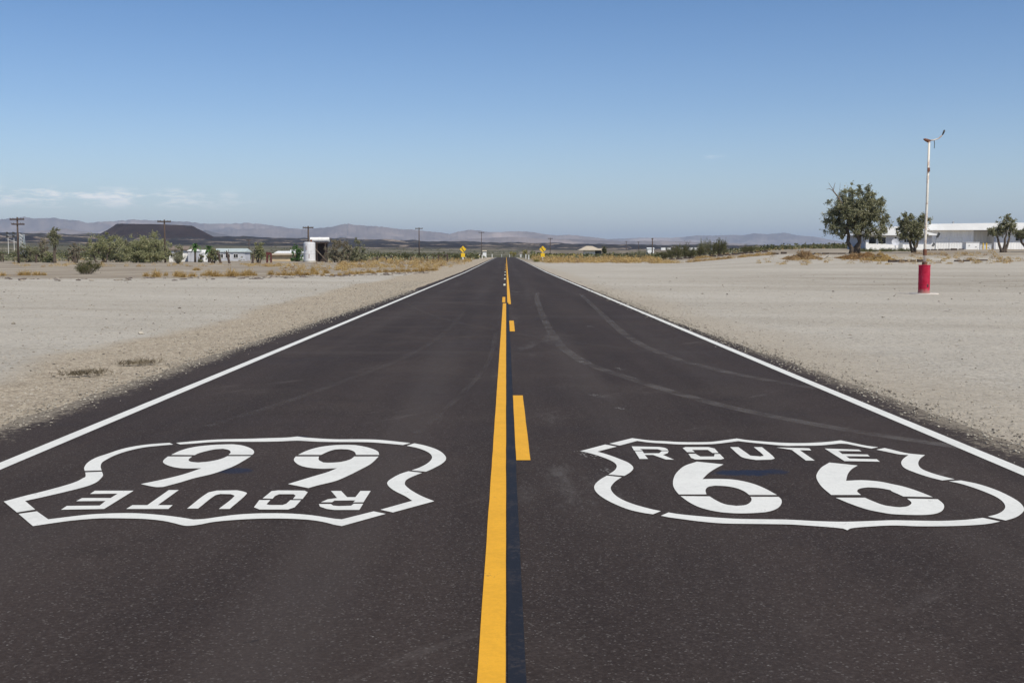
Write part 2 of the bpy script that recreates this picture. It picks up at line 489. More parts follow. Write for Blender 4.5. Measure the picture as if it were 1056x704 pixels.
c = n.mix(n.ramp(long_, 0.3, 0.7), (0.0280, 0.0200, 0.0168), (0.045, 0.033, 0.0277))
c = n.mix(n.ramp(cloud, 0.42, 0.72, 0, 0.45), c, (0.060, 0.048, 0.043))
c = n.mix(n.ramp(n.noise(n.vec(P_, (1, 1, 1), (30, 4, 0)), 0.9, 5.0, 0.7), 0.52, 0.68, 0, 0.5), c, (0.026, 0.019, 0.0165))
c = n.mix(n.ramp(fine, 0.45, 0.75, 0, 0.7), c, (0.088, 0.071, 0.064))
c = n.mix(n.ramp(fine, 0.50, 0.28, 0, 0.5), c, (0.018, 0.014, 0.013))
c = n.mix(n.math('MULTIPLY', n.ramp(gs.outputs[0], 0.94, 0.98), 0.4), c, (0.20, 0.185, 0.17))
g2 = n.voronoi(P_, 23.0); g2s = n.t.nodes.new('ShaderNodeSeparateColor'); n.link(g2.outputs['Color'], g2s.inputs[0])
fleck = n.math('MULTIPLY', n.ramp(g2s.outputs[0], 0.955, 0.96), n.ramp(g2.outputs['Distance'], 0.13, 0.07))
c = n.mix(n.math('MULTIPLY', fleck, 0.6), c, (0.34, 0.32, 0.29))
mpn = n.t.nodes.new('ShaderNodeMapping'); mpn.inputs['Rotation'].default_value = (0, 0, -0.9); n.link(P_, mpn.inputs['Vector']); mp2 = mpn.outputs[0]
# dusty diagonal sweeps left by turning wheels
sw = n.noise(n.vec(P_, (0.12, 1.6, 1.0)), 0.55, 4.0, 0.5, 0.6)
c = n.mix(n.math('MULTIPLY', n.ramp(sw, 0.58, 0.74, 0, 0.12), n.ramp(Y_, 10, 22)), c, (0.17, 0.155, 0.14))
dm = n.noise(n.vec(P_, (1.4, 0.35, 1.0), (3, 9, 0)), 0.8, 7.0, 0.72)
c = n.mix(n.math('MULTIPLY', n.ramp(dm, 0.54, 0.70, 0, 0.42), n.ramp(n.math('ABSOLUTE', n.math('SUBTRACT', X_, 0.5)), 0.9, 0.1)), c, (0.15, 0.14, 0.13))
# sand and fines drifted over both edges
# wheel paths polished a little paler
wpth = n.math('ABSOLUTE', n.math('SUBTRACT', n.math('ABSOLUTE', n.math('SUBTRACT', n.math('ABSOLUTE', X_), 1.75)), 0.85))
c = n.mix(n.math('MULTIPLY', n.ramp(wpth, 0.42, 0.05, 0, 0.30), n.ramp(long_, 0.35, 0.65)), c, (0.070, 0.059, 0.053))
scf = n.noise(n.vec(mp2, (0.25, 1.5, 1.0)), 1.3, 8.0, 0.78)
c = n.mix(n.math('MULTIPLY', n.ramp(scf, 0.57, 0.70, 0, 0.5), n.ramp(cloud, 0.40, 0.60)), c, (0.135, 0.118, 0.108))
drk = n.noise(n.vec(mp2, (0.6, 1.5, 1.0), (8, 3, 0)), 2.6, 5.0, 0.7)
c = n.mix(n.ramp(drk, 0.66, 0.72, 0, 0.7), c, (0.017, 0.015, 0.015))
crumb = n.noise(P_, 14.0, 6.0, 0.85)
ed = n.math('ADD', n.math('ABSOLUTE', X_), n.math('MULTIPLY', n.math('SUBTRACT', crumb, 0.5), 1.7))
ed = n.math('ADD', ed, n.math('MULTIPLY', n.math('SUBTRACT', n.noise(P_, 0.7, 3.0, 0.5), 0.5), 0.5))
ed = n.math('SUBTRACT', ed, n.ramp(X_, 0.5, -0.5, 0.0, 0.34))
c = n.mix(n.ramp(ed, 3.80, 4.0, 0, 0.8), c, (0.25, 0.215, 0.165))
# spilt blue-black paint
def spot(cx, cy, rx_, ry_):
    dx = n.math('DIVIDE', n.math('SUBTRACT', X_, cx), rx_); dy = n.math('DIVIDE', n.math('SUBTRACT', Y_, cy), ry_)
    d = n.math('SQRT', n.math('ADD', n.math('MULTIPLY', dx, dx), n.math('MULTIPLY', dy, dy)))
    d = n.math('ADD', d, n.math('MULTIPLY', n.math('SUBTRACT', n.noise(P_, 9.0, 5.0, 0.7), 0.5), 1.6))
    return n.ramp(d, 1.0, 0.55)
for s_, k_ in ((spot(1.62, 7.76, 0.24, 0.13), 0.85), (spot(1.86, 7.80, 0.10, 0.12), 0.7), (spot(-1.88, 7.85, 0.16, 0.12), 0.7), (spot(-1.68, 9.35, 0.06, 0.06), 0.5)):
    c = n.mix(n.math('MULTIPLY', s_, k_), c, (0.014, 0.022, 0.045))
bm1 = n.bump(n.math('ADD', fine, n.math('MULTIPLY', gs.outputs[1], 0.5)), 0.55, 0.006)
mat_road = n.done(c, n.ramp(cloud, 0.3, 0.7, 0.8, 0.95), bm1, spec=0.16)
m = MB(); m.add(rv, rf)
road = m.build('road', mat_road)
tag(road, kind='structure')

# ------------------------------------------------------------------ painted markings (thin coats of paint, 4 mm steps)
def paint(name, col, wear=(0.05, 0.045, 0.043), amount=0.6, lo=0.57, hi=0.66):
    n = NT(name)
    P_ = n.geo.outputs['Position']
    a = n.noise(P_, 3.0, 8.0, 0.75)
    b = n.noise(P_, 38.0, 5.0, 0.8)
    c = n.mix(n.ramp(a, 0.3, 0.7), tuple(x * 0.86 for x in col), col)
    c = n.mix(n.ramp(b, 0.35, 0.65, 0.28, 0.0), c, tuple(x * 0.6 for x in col))
    c = n.mix(n.math('MULTIPLY', n.ramp(n.math('MULTIPLY', n.math('ADD', a, b), 0.5), lo, hi), amount), c, wear)
    return n.done(c, 0.75, n.bump(b, 0.25, 0.003), spec=0.3)
mat_white = paint('white_road_paint', (0.76, 0.755, 0.70))
mat_yellow = paint('yellow_road_paint', (0.80, 0.405, 0.026))
mat_black = paint('black_sealer', (0.012, 0.014, 0.021), wear=(0.045, 0.037, 0.034), amount=0.7, lo=0.5, hi=0.6)
mat_marker = plain('pale_marker', (0.75, 0.70, 0.50), 0.5)
ZP = 0.004
def strip(m, x0, x1, y0, y1, dz=ZP, step=None, wob=0.0012):
    step = step or (0.35 if y1 < 60 else 4.0)
    k = max(1, int(math.ceil((y1 - y0) / step)))
    vs = []; fs = []
    for i in range(k + 1):
        y = y0 + (y1 - y0) * i / k
        z = road_z(y) + dz
        vs += [(x0 + random.uniform(-wob, wob), y, z), (x1 + random.uniform(-wob, wob), y, z)]
    for i in range(k): fs.append((2 * i, 2 * i + 1, 2 * i + 3, 2 * i + 2))
    m.add(vs, fs)
random.seed(4)
def line(name, mat, segs, label, dz=ZP, group=None):
    m = MB()
    for s_ in segs: strip(m, *s_, dz=dz)
    return tag(m.build(name, mat), label, 'road marking', group)
def seglist(x0, x1, y0, y1):
    out = []; y = y0
    for b in (30, 60, 640):
        if y < min(b, y1):
            out.append((x0, x1, y, min(b, y1))); y = min(b, y1)
    return out
line('edge_line', mat_white, seglist(-3.64, -3.52, -55, 635), 'solid white edge line painted along the left side of the road')
line('edge_line', mat_white, seglist(3.50, 3.62, -55, 635), 'solid white edge line painted along the right side of the road')
line('center_line', mat_yellow, seglist(-0.103, -0.002, -55, 35.6), 'long solid yellow centre line running from the foreground, left of the black strip')
line('center_line', mat_yellow, [(-0.13, -0.03, 36.3, 41.0)], 'short yellow block just past the far end of the near solid yellow line')
line('center_line', mat_yellow, seglist(0.035, 0.145, 35.0, 635), 'far solid yellow line running to the horizon, right of the pale dashes')
line('sealed_strip', mat_black, seglist(0.004, 0.070, -55, 36), 'thin blue black strip of blackout paint along the right side of the near yellow line')
line('center_dash', mat_yellow, [(0.072, 0.176, 8.24, 12.1)], 'nearest yellow centre dash, level with the top of the road shields')
line('center_dash', mat_yellow, [(0.062, 0.172, 22.4, 26.1)], 'second yellow centre dash up the road, right of the solid line')
for i in range(9):
    y = 56.5 + 14.63 * i
    line('center_dash', mat_marker if i < 4 else mat_yellow, [(-0.135, -0.035, y, y + 3.6)],
         ('nearest', 'second', 'third', 'fourth', 'fifth', 'sixth', 'seventh', 'eighth', 'ninth')[i] + ' of the far centre dashes left of the solid yellow line', group='pale far centre dashes left of the yellow line')

STENCIL = {
  'ear_l': [(0.565,8.626),(0.780,8.927),(0.862,8.829),(0.693,8.601),(0.764,8.457),(0.829,8.287),(0.878,8.132),(0.892,7.941),(0.855,7.778),(0.799,7.642),(0.695,7.689),(0.751,7.839),(0.780,7.983),(0.780,8.110),(0.753,8.242),(0.694,8.402),(0.622,8.543)],
  'top': [(0.818,8.969),(1.027,9.240),(1.153,9.128),(1.280,9.084),(1.378,9.046),(1.509,9.035),(1.644,9.056),(1.786,9.153),(1.876,9.219),(1.944,9.141),(2.085,9.053),(2.220,8.999),(2.349,8.988),(2.487,9.014),(2.608,9.067),(2.694,9.121),(2.760,8.986),(2.824,8.855),(2.889,8.788),(2.818,8.728),(2.765,8.804),(2.695,8.944),(2.647,8.960),(2.587,8.934),(2.449,8.872),(2.272,8.858),(2.186,8.858),(2.058,8.937),(1.922,9.033),(1.862,9.087),(1.760,9.017),(1.623,8.939),(1.447,8.924),(1.361,8.930),(1.263,8.967),(1.139,9.021),(1.052,9.102),(0.888,8.875)],
  'ear_r': [(2.840,8.678),(2.928,8.752),(2.959,8.673),(3.021,8.518),(3.125,8.437),(3.034,8.282),(2.947,8.082),(2.902,7.892),(2.912,7.741),(2.943,7.622),(2.986,7.515),(2.887,7.473),(2.843,7.579),(2.805,7.755),(2.792,7.916),(2.834,8.107),(2.910,8.282),(3.002,8.438),(2.946,8.465),(2.911,8.530)],
  'lobe_r': [(2.921,7.445),(3.011,7.473),(3.073,7.362),(3.111,7.183),(3.116,6.995),(3.098,6.799),(3.042,6.613),(2.965,6.484),(2.887,6.391),(2.808,6.325),(2.748,6.423),(2.828,6.485),(2.906,6.581),(2.967,6.697),(3.008,6.834),(3.023,6.959),(3.016,7.107),(2.992,7.262),(2.959,7.383)],
  'bottom': [(2.766,6.301),(2.706,6.392),(2.599,6.347),(2.447,6.318),(2.309,6.324),(2.171,6.334),(2.063,6.320),(1.902,6.300),(1.751,6.314),(1.576,6.355),(1.472,6.361),(1.289,6.378),(1.141,6.425),(0.994,6.494),(0.941,6.537),(0.885,6.453),(0.927,6.412),(0.977,6.379),(1.090,6.309),(1.205,6.264),(1.386,6.250),(1.566,6.237),(1.662,6.210),(1.773,6.172),(1.837,6.141),(1.849,6.101),(1.886,6.146),(1.988,6.183),(2.130,6.210),(2.261,6.192),(2.399,6.191),(2.543,6.208),(2.668,6.242)],
  'lobe_l': [(0.681,7.650),(0.630,7.529),(0.585,7.383),(0.565,7.259),(0.567,7.106),(0.595,6.943),(0.647,6.772),(0.722,6.609),(0.796,6.524),(0.845,6.490),(0.901,6.571),(0.842,6.638),(0.764,6.757),(0.705,6.896),(0.673,7.056),(0.668,7.224),(0.690,7.347),(0.727,7.473),(0.776,7.596)],
  'six_a': [(1.378,8.173),(1.549,8.064),(1.459,7.896),(1.385,7.736),(1.307,7.526),(1.408,7.533),(1.513,7.506),(1.599,7.396),(1.650,7.237),(1.684,7.018),(1.512,7.019),(1.502,7.135),(1.472,7.231),(1.420,7.290),(1.352,7.308),(1.303,7.273),(1.266,7.170),(1.248,7.037),(1.076,7.038),(1.074,7.205),(1.089,7.380),(1.138,7.640),(1.196,7.837),(1.271,8.022)],
  'six_b': [(1.079,6.989),(1.258,6.978),(1.277,6.861),(1.311,6.754),(1.368,6.709),(1.424,6.729),(1.469,6.799),(1.499,6.891),(1.507,6.964),(1.681,6.963),(1.680,6.891),(1.651,6.767),(1.593,6.634),(1.515,6.548),(1.412,6.515),(1.316,6.515),(1.228,6.555),(1.149,6.660),(1.107,6.801)],
  'six2_a': [(2.326,8.133),(2.493,8.016),(2.406,7.871),(2.326,7.692),(2.247,7.465),(2.362,7.483),(2.458,7.438),(2.515,7.353),(2.565,7.264),(2.606,7.109),(2.630,6.950),(2.455,6.969),(2.445,7.054),(2.436,7.118),(2.439,7.164),(2.389,7.226),(2.326,7.250),(2.265,7.216),(2.218,7.131),(2.207,7.016),(2.022,7.017),(2.030,7.235),(2.050,7.411),(2.086,7.597),(2.136,7.752),(2.222,7.955)],
  'six2_b': [(2.026,6.936),(2.206,6.935),(2.225,6.826),(2.256,6.719),(2.307,6.674),(2.289,6.683),(2.328,6.666),(2.380,6.690),(2.440,6.785),(2.457,6.908),(2.638,6.889),(2.619,6.749),(2.568,6.616),(2.502,6.519),(2.426,6.471),(2.324,6.466),(2.223,6.488),(2.189,6.516),(2.121,6.602),(2.068,6.750)],
  'U': [(1.740,8.799),(1.804,8.799),(1.817,8.419),(1.883,8.382),(1.916,8.419),(1.924,8.798),(1.988,8.798),(1.973,8.313),(1.934,8.250),(1.819,8.237),(1.749,8.327),(1.737,8.466)],
  'T': [(2.096,8.782),(2.164,8.772),(2.340,8.740),(2.332,8.646),(2.246,8.656),(2.241,8.212),(2.177,8.213),(2.187,8.672)],
  'E': [(2.457,8.730),(2.705,8.679),(2.703,8.605),(2.531,8.621),(2.521,8.486),(2.704,8.462),(2.694,8.378),(2.522,8.392),(2.517,8.292),(2.710,8.264),(2.699,8.166),(2.450,8.189)],
  'R_top': [(0.979,8.839),(1.190,8.812),(1.228,8.771),(1.240,8.706),(1.237,8.647),(1.189,8.647),(1.163,8.706),(1.029,8.717),(1.042,8.648),(0.976,8.648)],
  'R_low': [(0.978,8.619),(1.037,8.618),(1.039,8.522),(1.152,8.526),(1.183,8.618),(1.237,8.617),(1.215,8.526),(1.171,8.455),(1.224,8.253),(1.165,8.263),(1.097,8.451),(1.034,8.456),(1.039,8.286),(0.976,8.286)],
  'O_top': [(1.365,8.760),(1.393,8.801),(1.573,8.800),(1.608,8.734),(1.602,8.534),(1.555,8.534),(1.544,8.675),(1.424,8.675),(1.428,8.573),(1.370,8.573)],
  'O_low': [(1.368,8.501),(1.421,8.501),(1.438,8.384),(1.540,8.384),(1.564,8.491),(1.603,8.491),(1.599,8.296),(1.565,8.256),(1.381,8.261),(1.361,8.329)],
}
STENCIL_LEFT = {
  'lobe_a': [(-2.914,7.837),(-2.963,7.960),(-3.013,8.173),(-3.022,8.375),(-2.997,8.514),(-2.965,8.708),(-2.904,8.858),(-2.807,8.961),(-2.677,9.024),(-2.624,8.945),(-2.701,8.898),(-2.805,8.817),(-2.881,8.658),(-2.916,8.467),(-2.918,8.283),(-2.906,8.151),(-2.862,8.001),(-2.805,7.857)],
  'ear_a': [(-2.891,7.785),(-2.786,7.809),(-2.733,7.679),(-2.708,7.565),(-2.692,7.428),(-2.710,7.300),(-2.777,7.140),(-2.854,6.987),(-2.920,6.867),(-2.763,6.633),(-2.837,6.556),(-3.043,6.852),(-2.992,6.994),(-2.922,7.158),(-2.856,7.347),(-2.831,7.473),(-2.832,7.584),(-2.831,7.622)],
  'near': [(-2.812,6.519),(-2.733,6.584),(-2.586,6.381),(-2.507,6.435),(-2.404,6.498),(-2.307,6.525),(-2.247,6.533),(-2.151,6.533),(-2.049,6.510),(-1.941,6.468),(-1.846,6.421),(-1.764,6.372),(-1.711,6.385),(-1.618,6.452),(-1.535,6.499),(-1.414,6.526),(-1.254,6.520),(-1.119,6.477),(-0.972,6.389),(-0.929,6.373),(-0.772,6.574),(-0.695,6.509),(-0.906,6.211),(-0.950,6.242),(-1.030,6.315),(-1.132,6.369),(-1.293,6.396),(-1.446,6.384),(-1.590,6.339),(-1.647,6.305),(-1.695,6.253),(-1.741,6.223),(-1.779,6.228),(-1.859,6.293),(-1.936,6.346),(-2.042,6.387),(-2.140,6.401),(-2.266,6.407),(-2.336,6.396),(-2.443,6.349),(-2.515,6.296),(-2.606,6.219)],
  'ear_b': [(-0.738,6.617),(-0.571,6.861),(-0.627,6.998),(-0.694,7.129),(-0.749,7.266),(-0.778,7.390),(-0.780,7.462),(-0.770,7.536),(-0.727,7.708),(-0.676,7.814),(-0.577,7.758),(-0.636,7.611),(-0.664,7.498),(-0.661,7.371),(-0.646,7.300),(-0.599,7.163),(-0.524,6.997),(-0.437,6.848),(-0.657,6.545)],
  'lobe_b': [(-0.779,8.873),(-0.728,8.993),(-0.638,8.888),(-0.541,8.720),(-0.475,8.525),(-0.441,8.307),(-0.457,8.117),(-0.508,7.927),(-0.553,7.797),(-0.656,7.846),(-0.604,7.969),(-0.561,8.139),(-0.546,8.339),(-0.575,8.526),(-0.631,8.671),(-0.699,8.786)],
  'far': [(-2.625,9.024),(-2.499,9.109),(-2.342,9.185),(-2.079,9.228),(-1.864,9.271),(-1.778,9.293),(-1.718,9.338),(-1.631,9.281),(-1.392,9.196),(-1.213,9.195),(-1.031,9.167),(-0.760,9.004),(-0.812,8.910),(-0.969,8.994),(-1.106,9.048),(-1.371,9.060),(-1.517,9.077),(-1.684,9.127),(-1.827,9.089),(-2.000,9.074),(-2.265,9.075),(-2.392,9.039),(-2.483,8.986),(-2.573,8.950)],
  'nine_a': [(-2.504,8.474),(-2.484,8.680),(-2.424,8.830),(-2.318,8.917),(-2.232,8.943),(-2.147,8.948),(-2.041,8.864),(-1.945,8.702),(-1.903,8.556),(-1.898,8.471),(-2.075,8.472),(-2.085,8.581),(-2.129,8.693),(-2.183,8.743),(-2.240,8.714),(-2.286,8.631),(-2.319,8.534),(-2.324,8.464)],
  'nine_b': [(-2.508,8.404),(-2.328,8.403),(-2.319,8.280),(-2.282,8.191),(-2.217,8.156),(-2.155,8.191),(-2.108,8.257),(-2.082,8.333),(-2.070,8.416),(-1.894,8.415),(-1.905,8.234),(-1.926,8.018),(-1.964,7.853),(-2.009,7.714),(-2.085,7.580),(-2.148,7.415),(-2.210,7.284),(-2.260,7.284),(-2.382,7.380),(-2.289,7.525),(-2.196,7.715),(-2.135,7.935),(-2.256,7.928),(-2.362,7.999),(-2.454,8.127),(-2.491,8.237)],
  'nine2_a': [(-1.556,8.469),(-1.522,8.651),(-1.456,8.810),(-1.358,8.902),(-1.264,8.922),(-1.175,8.901),(-1.056,8.773),(-0.979,8.624),(-0.949,8.466),(-1.122,8.467),(-1.152,8.600),(-1.208,8.699),(-1.270,8.724),(-1.317,8.699),(-1.355,8.602),(-1.383,8.468)],
  'nine2_b': [(-1.560,8.399),(-1.388,8.398),(-1.365,8.253),(-1.316,8.151),(-1.275,8.143),(-1.236,8.151),(-1.192,8.177),(-1.141,8.274),(-1.125,8.397),(-0.946,8.396),(-0.968,8.098),(-1.017,7.868),(-1.081,7.613),(-1.133,7.464),(-1.227,7.321),(-1.267,7.244),(-1.423,7.375),(-1.312,7.614),(-1.228,7.789),(-1.185,7.930),(-1.286,7.910),(-1.385,7.952),(-1.462,8.036),(-1.529,8.188),(-1.554,8.299)],
  'E_': [(-2.609,6.626),(-2.614,6.729),(-2.422,6.737),(-2.432,6.865),(-2.608,6.859),(-2.606,6.950),(-2.430,6.949),(-2.431,7.079),(-2.600,7.070),(-2.605,7.169),(-2.360,7.168),(-2.364,6.645)],
  'T_': [(-2.234,6.645),(-2.231,6.748),(-2.142,6.747),(-2.143,7.187),(-2.080,7.187),(-2.079,6.747),(-1.991,6.747),(-1.986,6.643)],
  'U_': [(-1.879,6.652),(-1.873,7.102),(-1.834,7.169),(-1.707,7.178),(-1.655,7.134),(-1.623,7.078),(-1.626,6.642),(-1.690,6.642),(-1.683,7.003),(-1.720,7.059),(-1.783,7.065),(-1.808,7.026),(-1.814,6.651)],
  'O_a': [(-1.494,6.932),(-1.484,7.150),(-1.447,7.174),(-1.278,7.166),(-1.249,7.116),(-1.246,6.915),(-1.305,6.915),(-1.307,7.017),(-1.328,7.057),(-1.417,7.057),(-1.433,7.002),(-1.431,6.922)],
  'O_b': [(-1.504,6.885),(-1.437,6.885),(-1.436,6.768),(-1.415,6.747),(-1.336,6.746),(-1.320,6.782),(-1.315,6.881),(-1.249,6.880),(-1.252,6.684),(-1.280,6.625),(-1.448,6.626),(-1.493,6.685)],
  'R_a': [(-1.123,6.772),(-1.051,6.772),(-1.031,6.730),(-0.995,6.715),(-0.924,6.726),(-0.915,6.780),(-0.859,6.780),(-0.860,6.612),(-1.006,6.612),(-1.056,6.639),(-1.105,6.701)],
  'R_b': [(-1.119,6.821),(-1.091,6.905),(-1.039,6.942),(-1.109,7.155),(-1.045,7.155),(-0.981,6.967),(-0.930,6.967),(-0.923,7.154),(-0.858,7.154),(-0.862,6.820),(-0.924,6.820),(-0.917,6.873),(-1.044,6.867),(-1.051,6.821)],
}
def smooth_poly(pts, corner=42.0, sub=5):
    n_ = len(pts); P2 = [Vector(p) for p in pts]; out = []
    iscor = []
    for i in range(n_):
        a = (P2[i] - P2[i - 1]); b = (P2[(i + 1) % n_] - P2[i])
        ang = math.degrees(a.angle(b)) if a.length > 1e-6 and b.length > 1e-6 else 0
        iscor.append(ang > corner)
    for i in range(n_):
        p0, p1, p2, p3 = P2[i - 1], P2[i], P2[(i + 1) % n_], P2[(i + 2) % n_]
        L = (p2 - p1).length
        t1 = (p2 - p1) if iscor[i] else (p2 - p0).normalized() * L
        t2 = (p2 - p1) if iscor[(i + 1) % n_] else (p3 - p1).normalized() * L
        for k in range(sub):
            t = k / sub
            h1 = 2*t**3 - 3*t**2 + 1; h2 = t**3 - 2*t**2 + t; h3 = -2*t**3 + 3*t**2; h4 = t**3 - t**2
            out.append(tuple(p1 * h1 + t1 * h2 + p2 * h3 + t2 * h4))
    return out
straight = {'R_top', 'R_low', 'O_top', 'O_low', 'T', 'E', 'R_a', 'R_b', 'O_a', 'O_b', 'T_', 'E_'}
def shield(data, cx, cy, kinds, label):
    sh = empty('route_shield', (cx, cy, road_z(cy)))
    tag(sh, label, 'road marking')
    for key, pts in data.items():
        nm = kinds(key)
        pts = [(x - cx, y - cy) for x, y in pts]
        if key not in straight: pts = smooth_poly(pts)
        area = sum(a[0] * b[1] - b[0] * a[1] for a, b in zip(pts, pts[1:] + pts[:1]))
        if area < 0: pts = pts[::-1]
        MB().poly(pts, ZP).build(nm, mat_white, sh)
def kind_of(k):
    if k.startswith(('six', 'nine')): return 'numeral'
    if k in straight or k in ('U', 'U_'): return 'letter'
    return 'border'
shield(STENCIL, 1.84, 7.62, kind_of, 'white painted highway shield with ROUTE 66, upright on the right lane')
shield(STENCIL_LEFT, -1.73, 7.62, kind_of, 'white painted highway shield with ROUTE 66, upside down on the left lane')

# curved dusty tyre tracks crossing the right lane, and broken tread prints
n = NT('tyre_dust')
P_ = n.geo.outputs['Position']
a = n.noise(P_, 1.6, 6.0, 0.7); b = n.noise(P_, 34.0, 4.0, 0.7)
n.done((0.185, 0.168, 0.155), 0.9, spec=0.2)
tp = n.t.nodes.new('ShaderNodeBsdfTransparent'); ms = n.t.nodes.new('ShaderNodeMixShader')
n.put(ms.inputs[0], n.math('MULTIPLY', n.ramp(n.math('ADD', n.math('MULTIPLY', a, 0.75), n.math('MULTIPLY', b, 0.35)), 0.41, 0.70), 0.40))
n.link(tp.outputs[0], ms.inputs[1]); n.link(n.b.outputs[0], ms.inputs[2]); n.link(ms.outputs[0], n.out.inputs[0])
mat_dust = n.m
mat_faint = mat_dust.copy()
for nd in mat_faint.node_tree.nodes:
    if nd.type == 'MATH' and nd.operation == 'MULTIPLY' and abs(nd.inputs[1].default_value - 0.40) < 1e-4: nd.inputs[1].default_value = 0.14
def ribbon(pts, wd, name='tyre_track', dz=0.002, mat=None):
    P2 = [Vector(p) for p in pts]; q = []
    for i in range(len(P2) - 1):
        p0 = P2[max(i - 1, 0)]; p1 = P2[i]; p2 = P2[i + 1]; p3 = P2[min(i + 2, len(P2) - 1)]
        for k in range(8):
            t = k / 8
            q.append(0.5 * ((2 * p1) + (p2 - p0) * t + (2 * p0 - 5 * p1 + 4 * p2 - p3) * t * t + (3 * p1 - p0 - 3 * p2 + p3) * t ** 3))
    q.append(P2[-1]); vs = []; fs = []
    for i, p in enumerate(q):
        t = (q[min(i + 1, len(q) - 1)] - q[max(i - 1, 0)]).normalized(); s_ = Vector((-t.y, t.x))
        for o_ in (-wd / 2, wd / 2): vs.append((p.x + s_.x * o_, p.y + s_.y * o_, road_z(p.y) + dz))
    for i in range(len(q) - 1): fs.append((2 * i, 2 * i + 1, 2 * i + 3, 2 * i + 2))
    m = MB(); m.add(vs, fs); o = m.build(name, mat or mat_dust); tag(o, kind='structure'); return o
ribbon([(1.25, 46), (1.0, 36.4), (0.87, 21.7), (1.05, 16.4), (1.48, 13.9), (1.9, 12.1), (2.3, 10.9), (2.9, 9.7), (3.6, 8.7)], 0.16)
ribbon([(2.9, 45), (2.55, 33), (2.25, 21.7), (2.35, 17.5), (2.65, 15.3), (3.02, 13.9), (3.5, 12.7)], 0.16, dz=0.0025)
ribbon([(-2.6, 9.9), (-2.0, 13.0), (-1.3, 19.0), (-1.1, 30)], 0.10, dz=0.003, mat=mat_faint)
ribbon([(-0.75, 9.5), (-0.5, 12.0), (-0.25, 16.0), (-0.2, 22)], 0.07, dz=0.0032, mat=mat_faint)
ribbon([(3.4, 17.0), (1.8, 18.5), (0.3, 21.5), (-1.5, 27.0), (-3.2, 36)], 0.12, dz=0.0035, mat=mat_faint)
mat_tread = plain('tread_print_dust', (0.21, 0.195, 0.18), 0.9, 0.3, 9)
rng_t = random.Random(8)
for (cx, cy, cols, rows, ang) in ((0.97, 12.1, 4, 6, 0.4), (1.12, 11.1, 3, 3, 0.4), (0.62, 8.5, 5, 8, 0.35), (0.73, 7.8, 3, 6, 0.5), (1.05, 16.0, 4, 5, 0.2), (1.5, 15.0, 3, 5, 0.2), (1.75, 24.0, 5, 5, 0.2)):
    m = MB()
    ca, sa = math.cos(ang), math.sin(ang)
    for i in range(rows):
        for j in range(cols):
            if rng_t.random() < 0.35: continue
            u_ = (j - cols / 2) * 0.026 + (i % 2) * 0.008; v_ = (i - rows / 2) * 0.035 * (1 + cy / 25)
            s_ = 0.007 * rng_t.uniform(0.5, 1.2)
            q = []
            for a_, b_ in ((-1, -.8), (1, -1.1), (1.2, .9), (-.9, 1.1)):
                uu, vv = u_ + a_ * s_, v_ + b_ * s_ * 1.5 * (1 + cy / 25)
                q.append((cx + uu * ca - vv * sa, cy + uu * sa + vv * ca))
            m.poly(q, road_z(cy) + 0.003)
    tag(m.build('tread_print', mat_tread), kind='structure')

# ------------------------------------------------------------------ loose stones on the shoulders and lots near the camera
def rock_pts(s, r_):
    b = [(1, 0, 0), (-1, 0, 0), (0, 1, 0), (0, -1, 0), (0, 0, 1), (0, 0, -0.6), (.6, .6, .45), (-.6, .6, .4), (.6, -.6, .5), (-.6, -.6, .45)]
    return [(x * s * r_.uniform(.7, 1.3), y * s * r_.uniform(.7, 1.3), z * s * r_.uniform(.5, 1.0)) for x, y, z in b]
ROCKF = [(4,6,8),(0,6,8),(4,8,9),(3,8,9),(4,9,7),(1,9,7),(4,7,6),(2,7,6),(0,8,3),(3,9,1),(1,7,2),(2,6,0),(0,3,5),(3,1,5),(1,2,5),(2,0,5)]
n = NT('pebble')
r_ = n.geo.outputs['Random Per Island']
c = n.mix(r_, (0.20, 0.175, 0.135), (0.42, 0.38, 0.31))
c = n.mix(n.ramp(r_, 0.0, 0.12, 1.0, 0.0), c, (0.07, 0.06, 0.05))
mat_peb = n.done(c, 0.9)
rr = random.Random(12)
m = MB()
for i in range(22000):
    left = rr.random() < 0.55
    y = 5 + 60 * rr.random() ** 2.2
    if left:
        x = -(4.5 + rr.expovariate(1 / 1.6)) if rr.random() < 0.7 else -(5 + rr.random() * 26)
        if -x > 0.47 * y + 2: continue
    else:
        x = 3.95 + (rr.expovariate(1 / 1.2) if rr.random() < 0.4 else rr.random() * 26)
        if x > 0.47 * y + 2: continue
    s_ = (0.005 + 0.016 * rr.random() ** 4 + 0.00025 * y) * (1 if left else .75)
    z = hz(x, y) + 0.06 * float(sstep(4.6, 6.0, abs(x)) * (fbm(np.array([x / 3.1]), np.array([y / 3.1]))[0] - 0.45)) * min(1, max(0, (y - 3) / 7))
    m.add([(x + a, y + b, z + c_) for a, b, c_ in rock_pts(s_, rr)], ROCKF)
for i in range(9000):            # crumbs along both broken asphalt edges
    sd = -1 if rr.random() < .5 else 1
    y = 4 + 45 * rr.random() ** 2
    x = sd * ((float(-edge_left(np.array(y))) if sd < 0 else float(edge_right(np.array(y)))) + rr.gauss(0.02, .16))
    if abs(x) > .47 * y + 2: continue
    s_ = 0.004 + 0.012 * rr.random() ** 3 + .0002 * y
    m.add([(x + a, y + b, .012 + c_) for a, b, c_ in rock_pts(s_, rr)], ROCKF)
for i in range(420):             # a few bigger stones on the lots
    sd = -1 if rr.random() < .5 else 1
    y = 9 + 75 * rr.random(); x = sd * (6 + rr.random() * 34)
    if abs(x) > .47 * y + 2: continue
    m.add([(x + a, y + b, hz(x, y) + .01 + c_) for a, b, c_ in rock_pts(rr.uniform(.02, .055), rr)], ROCKF)
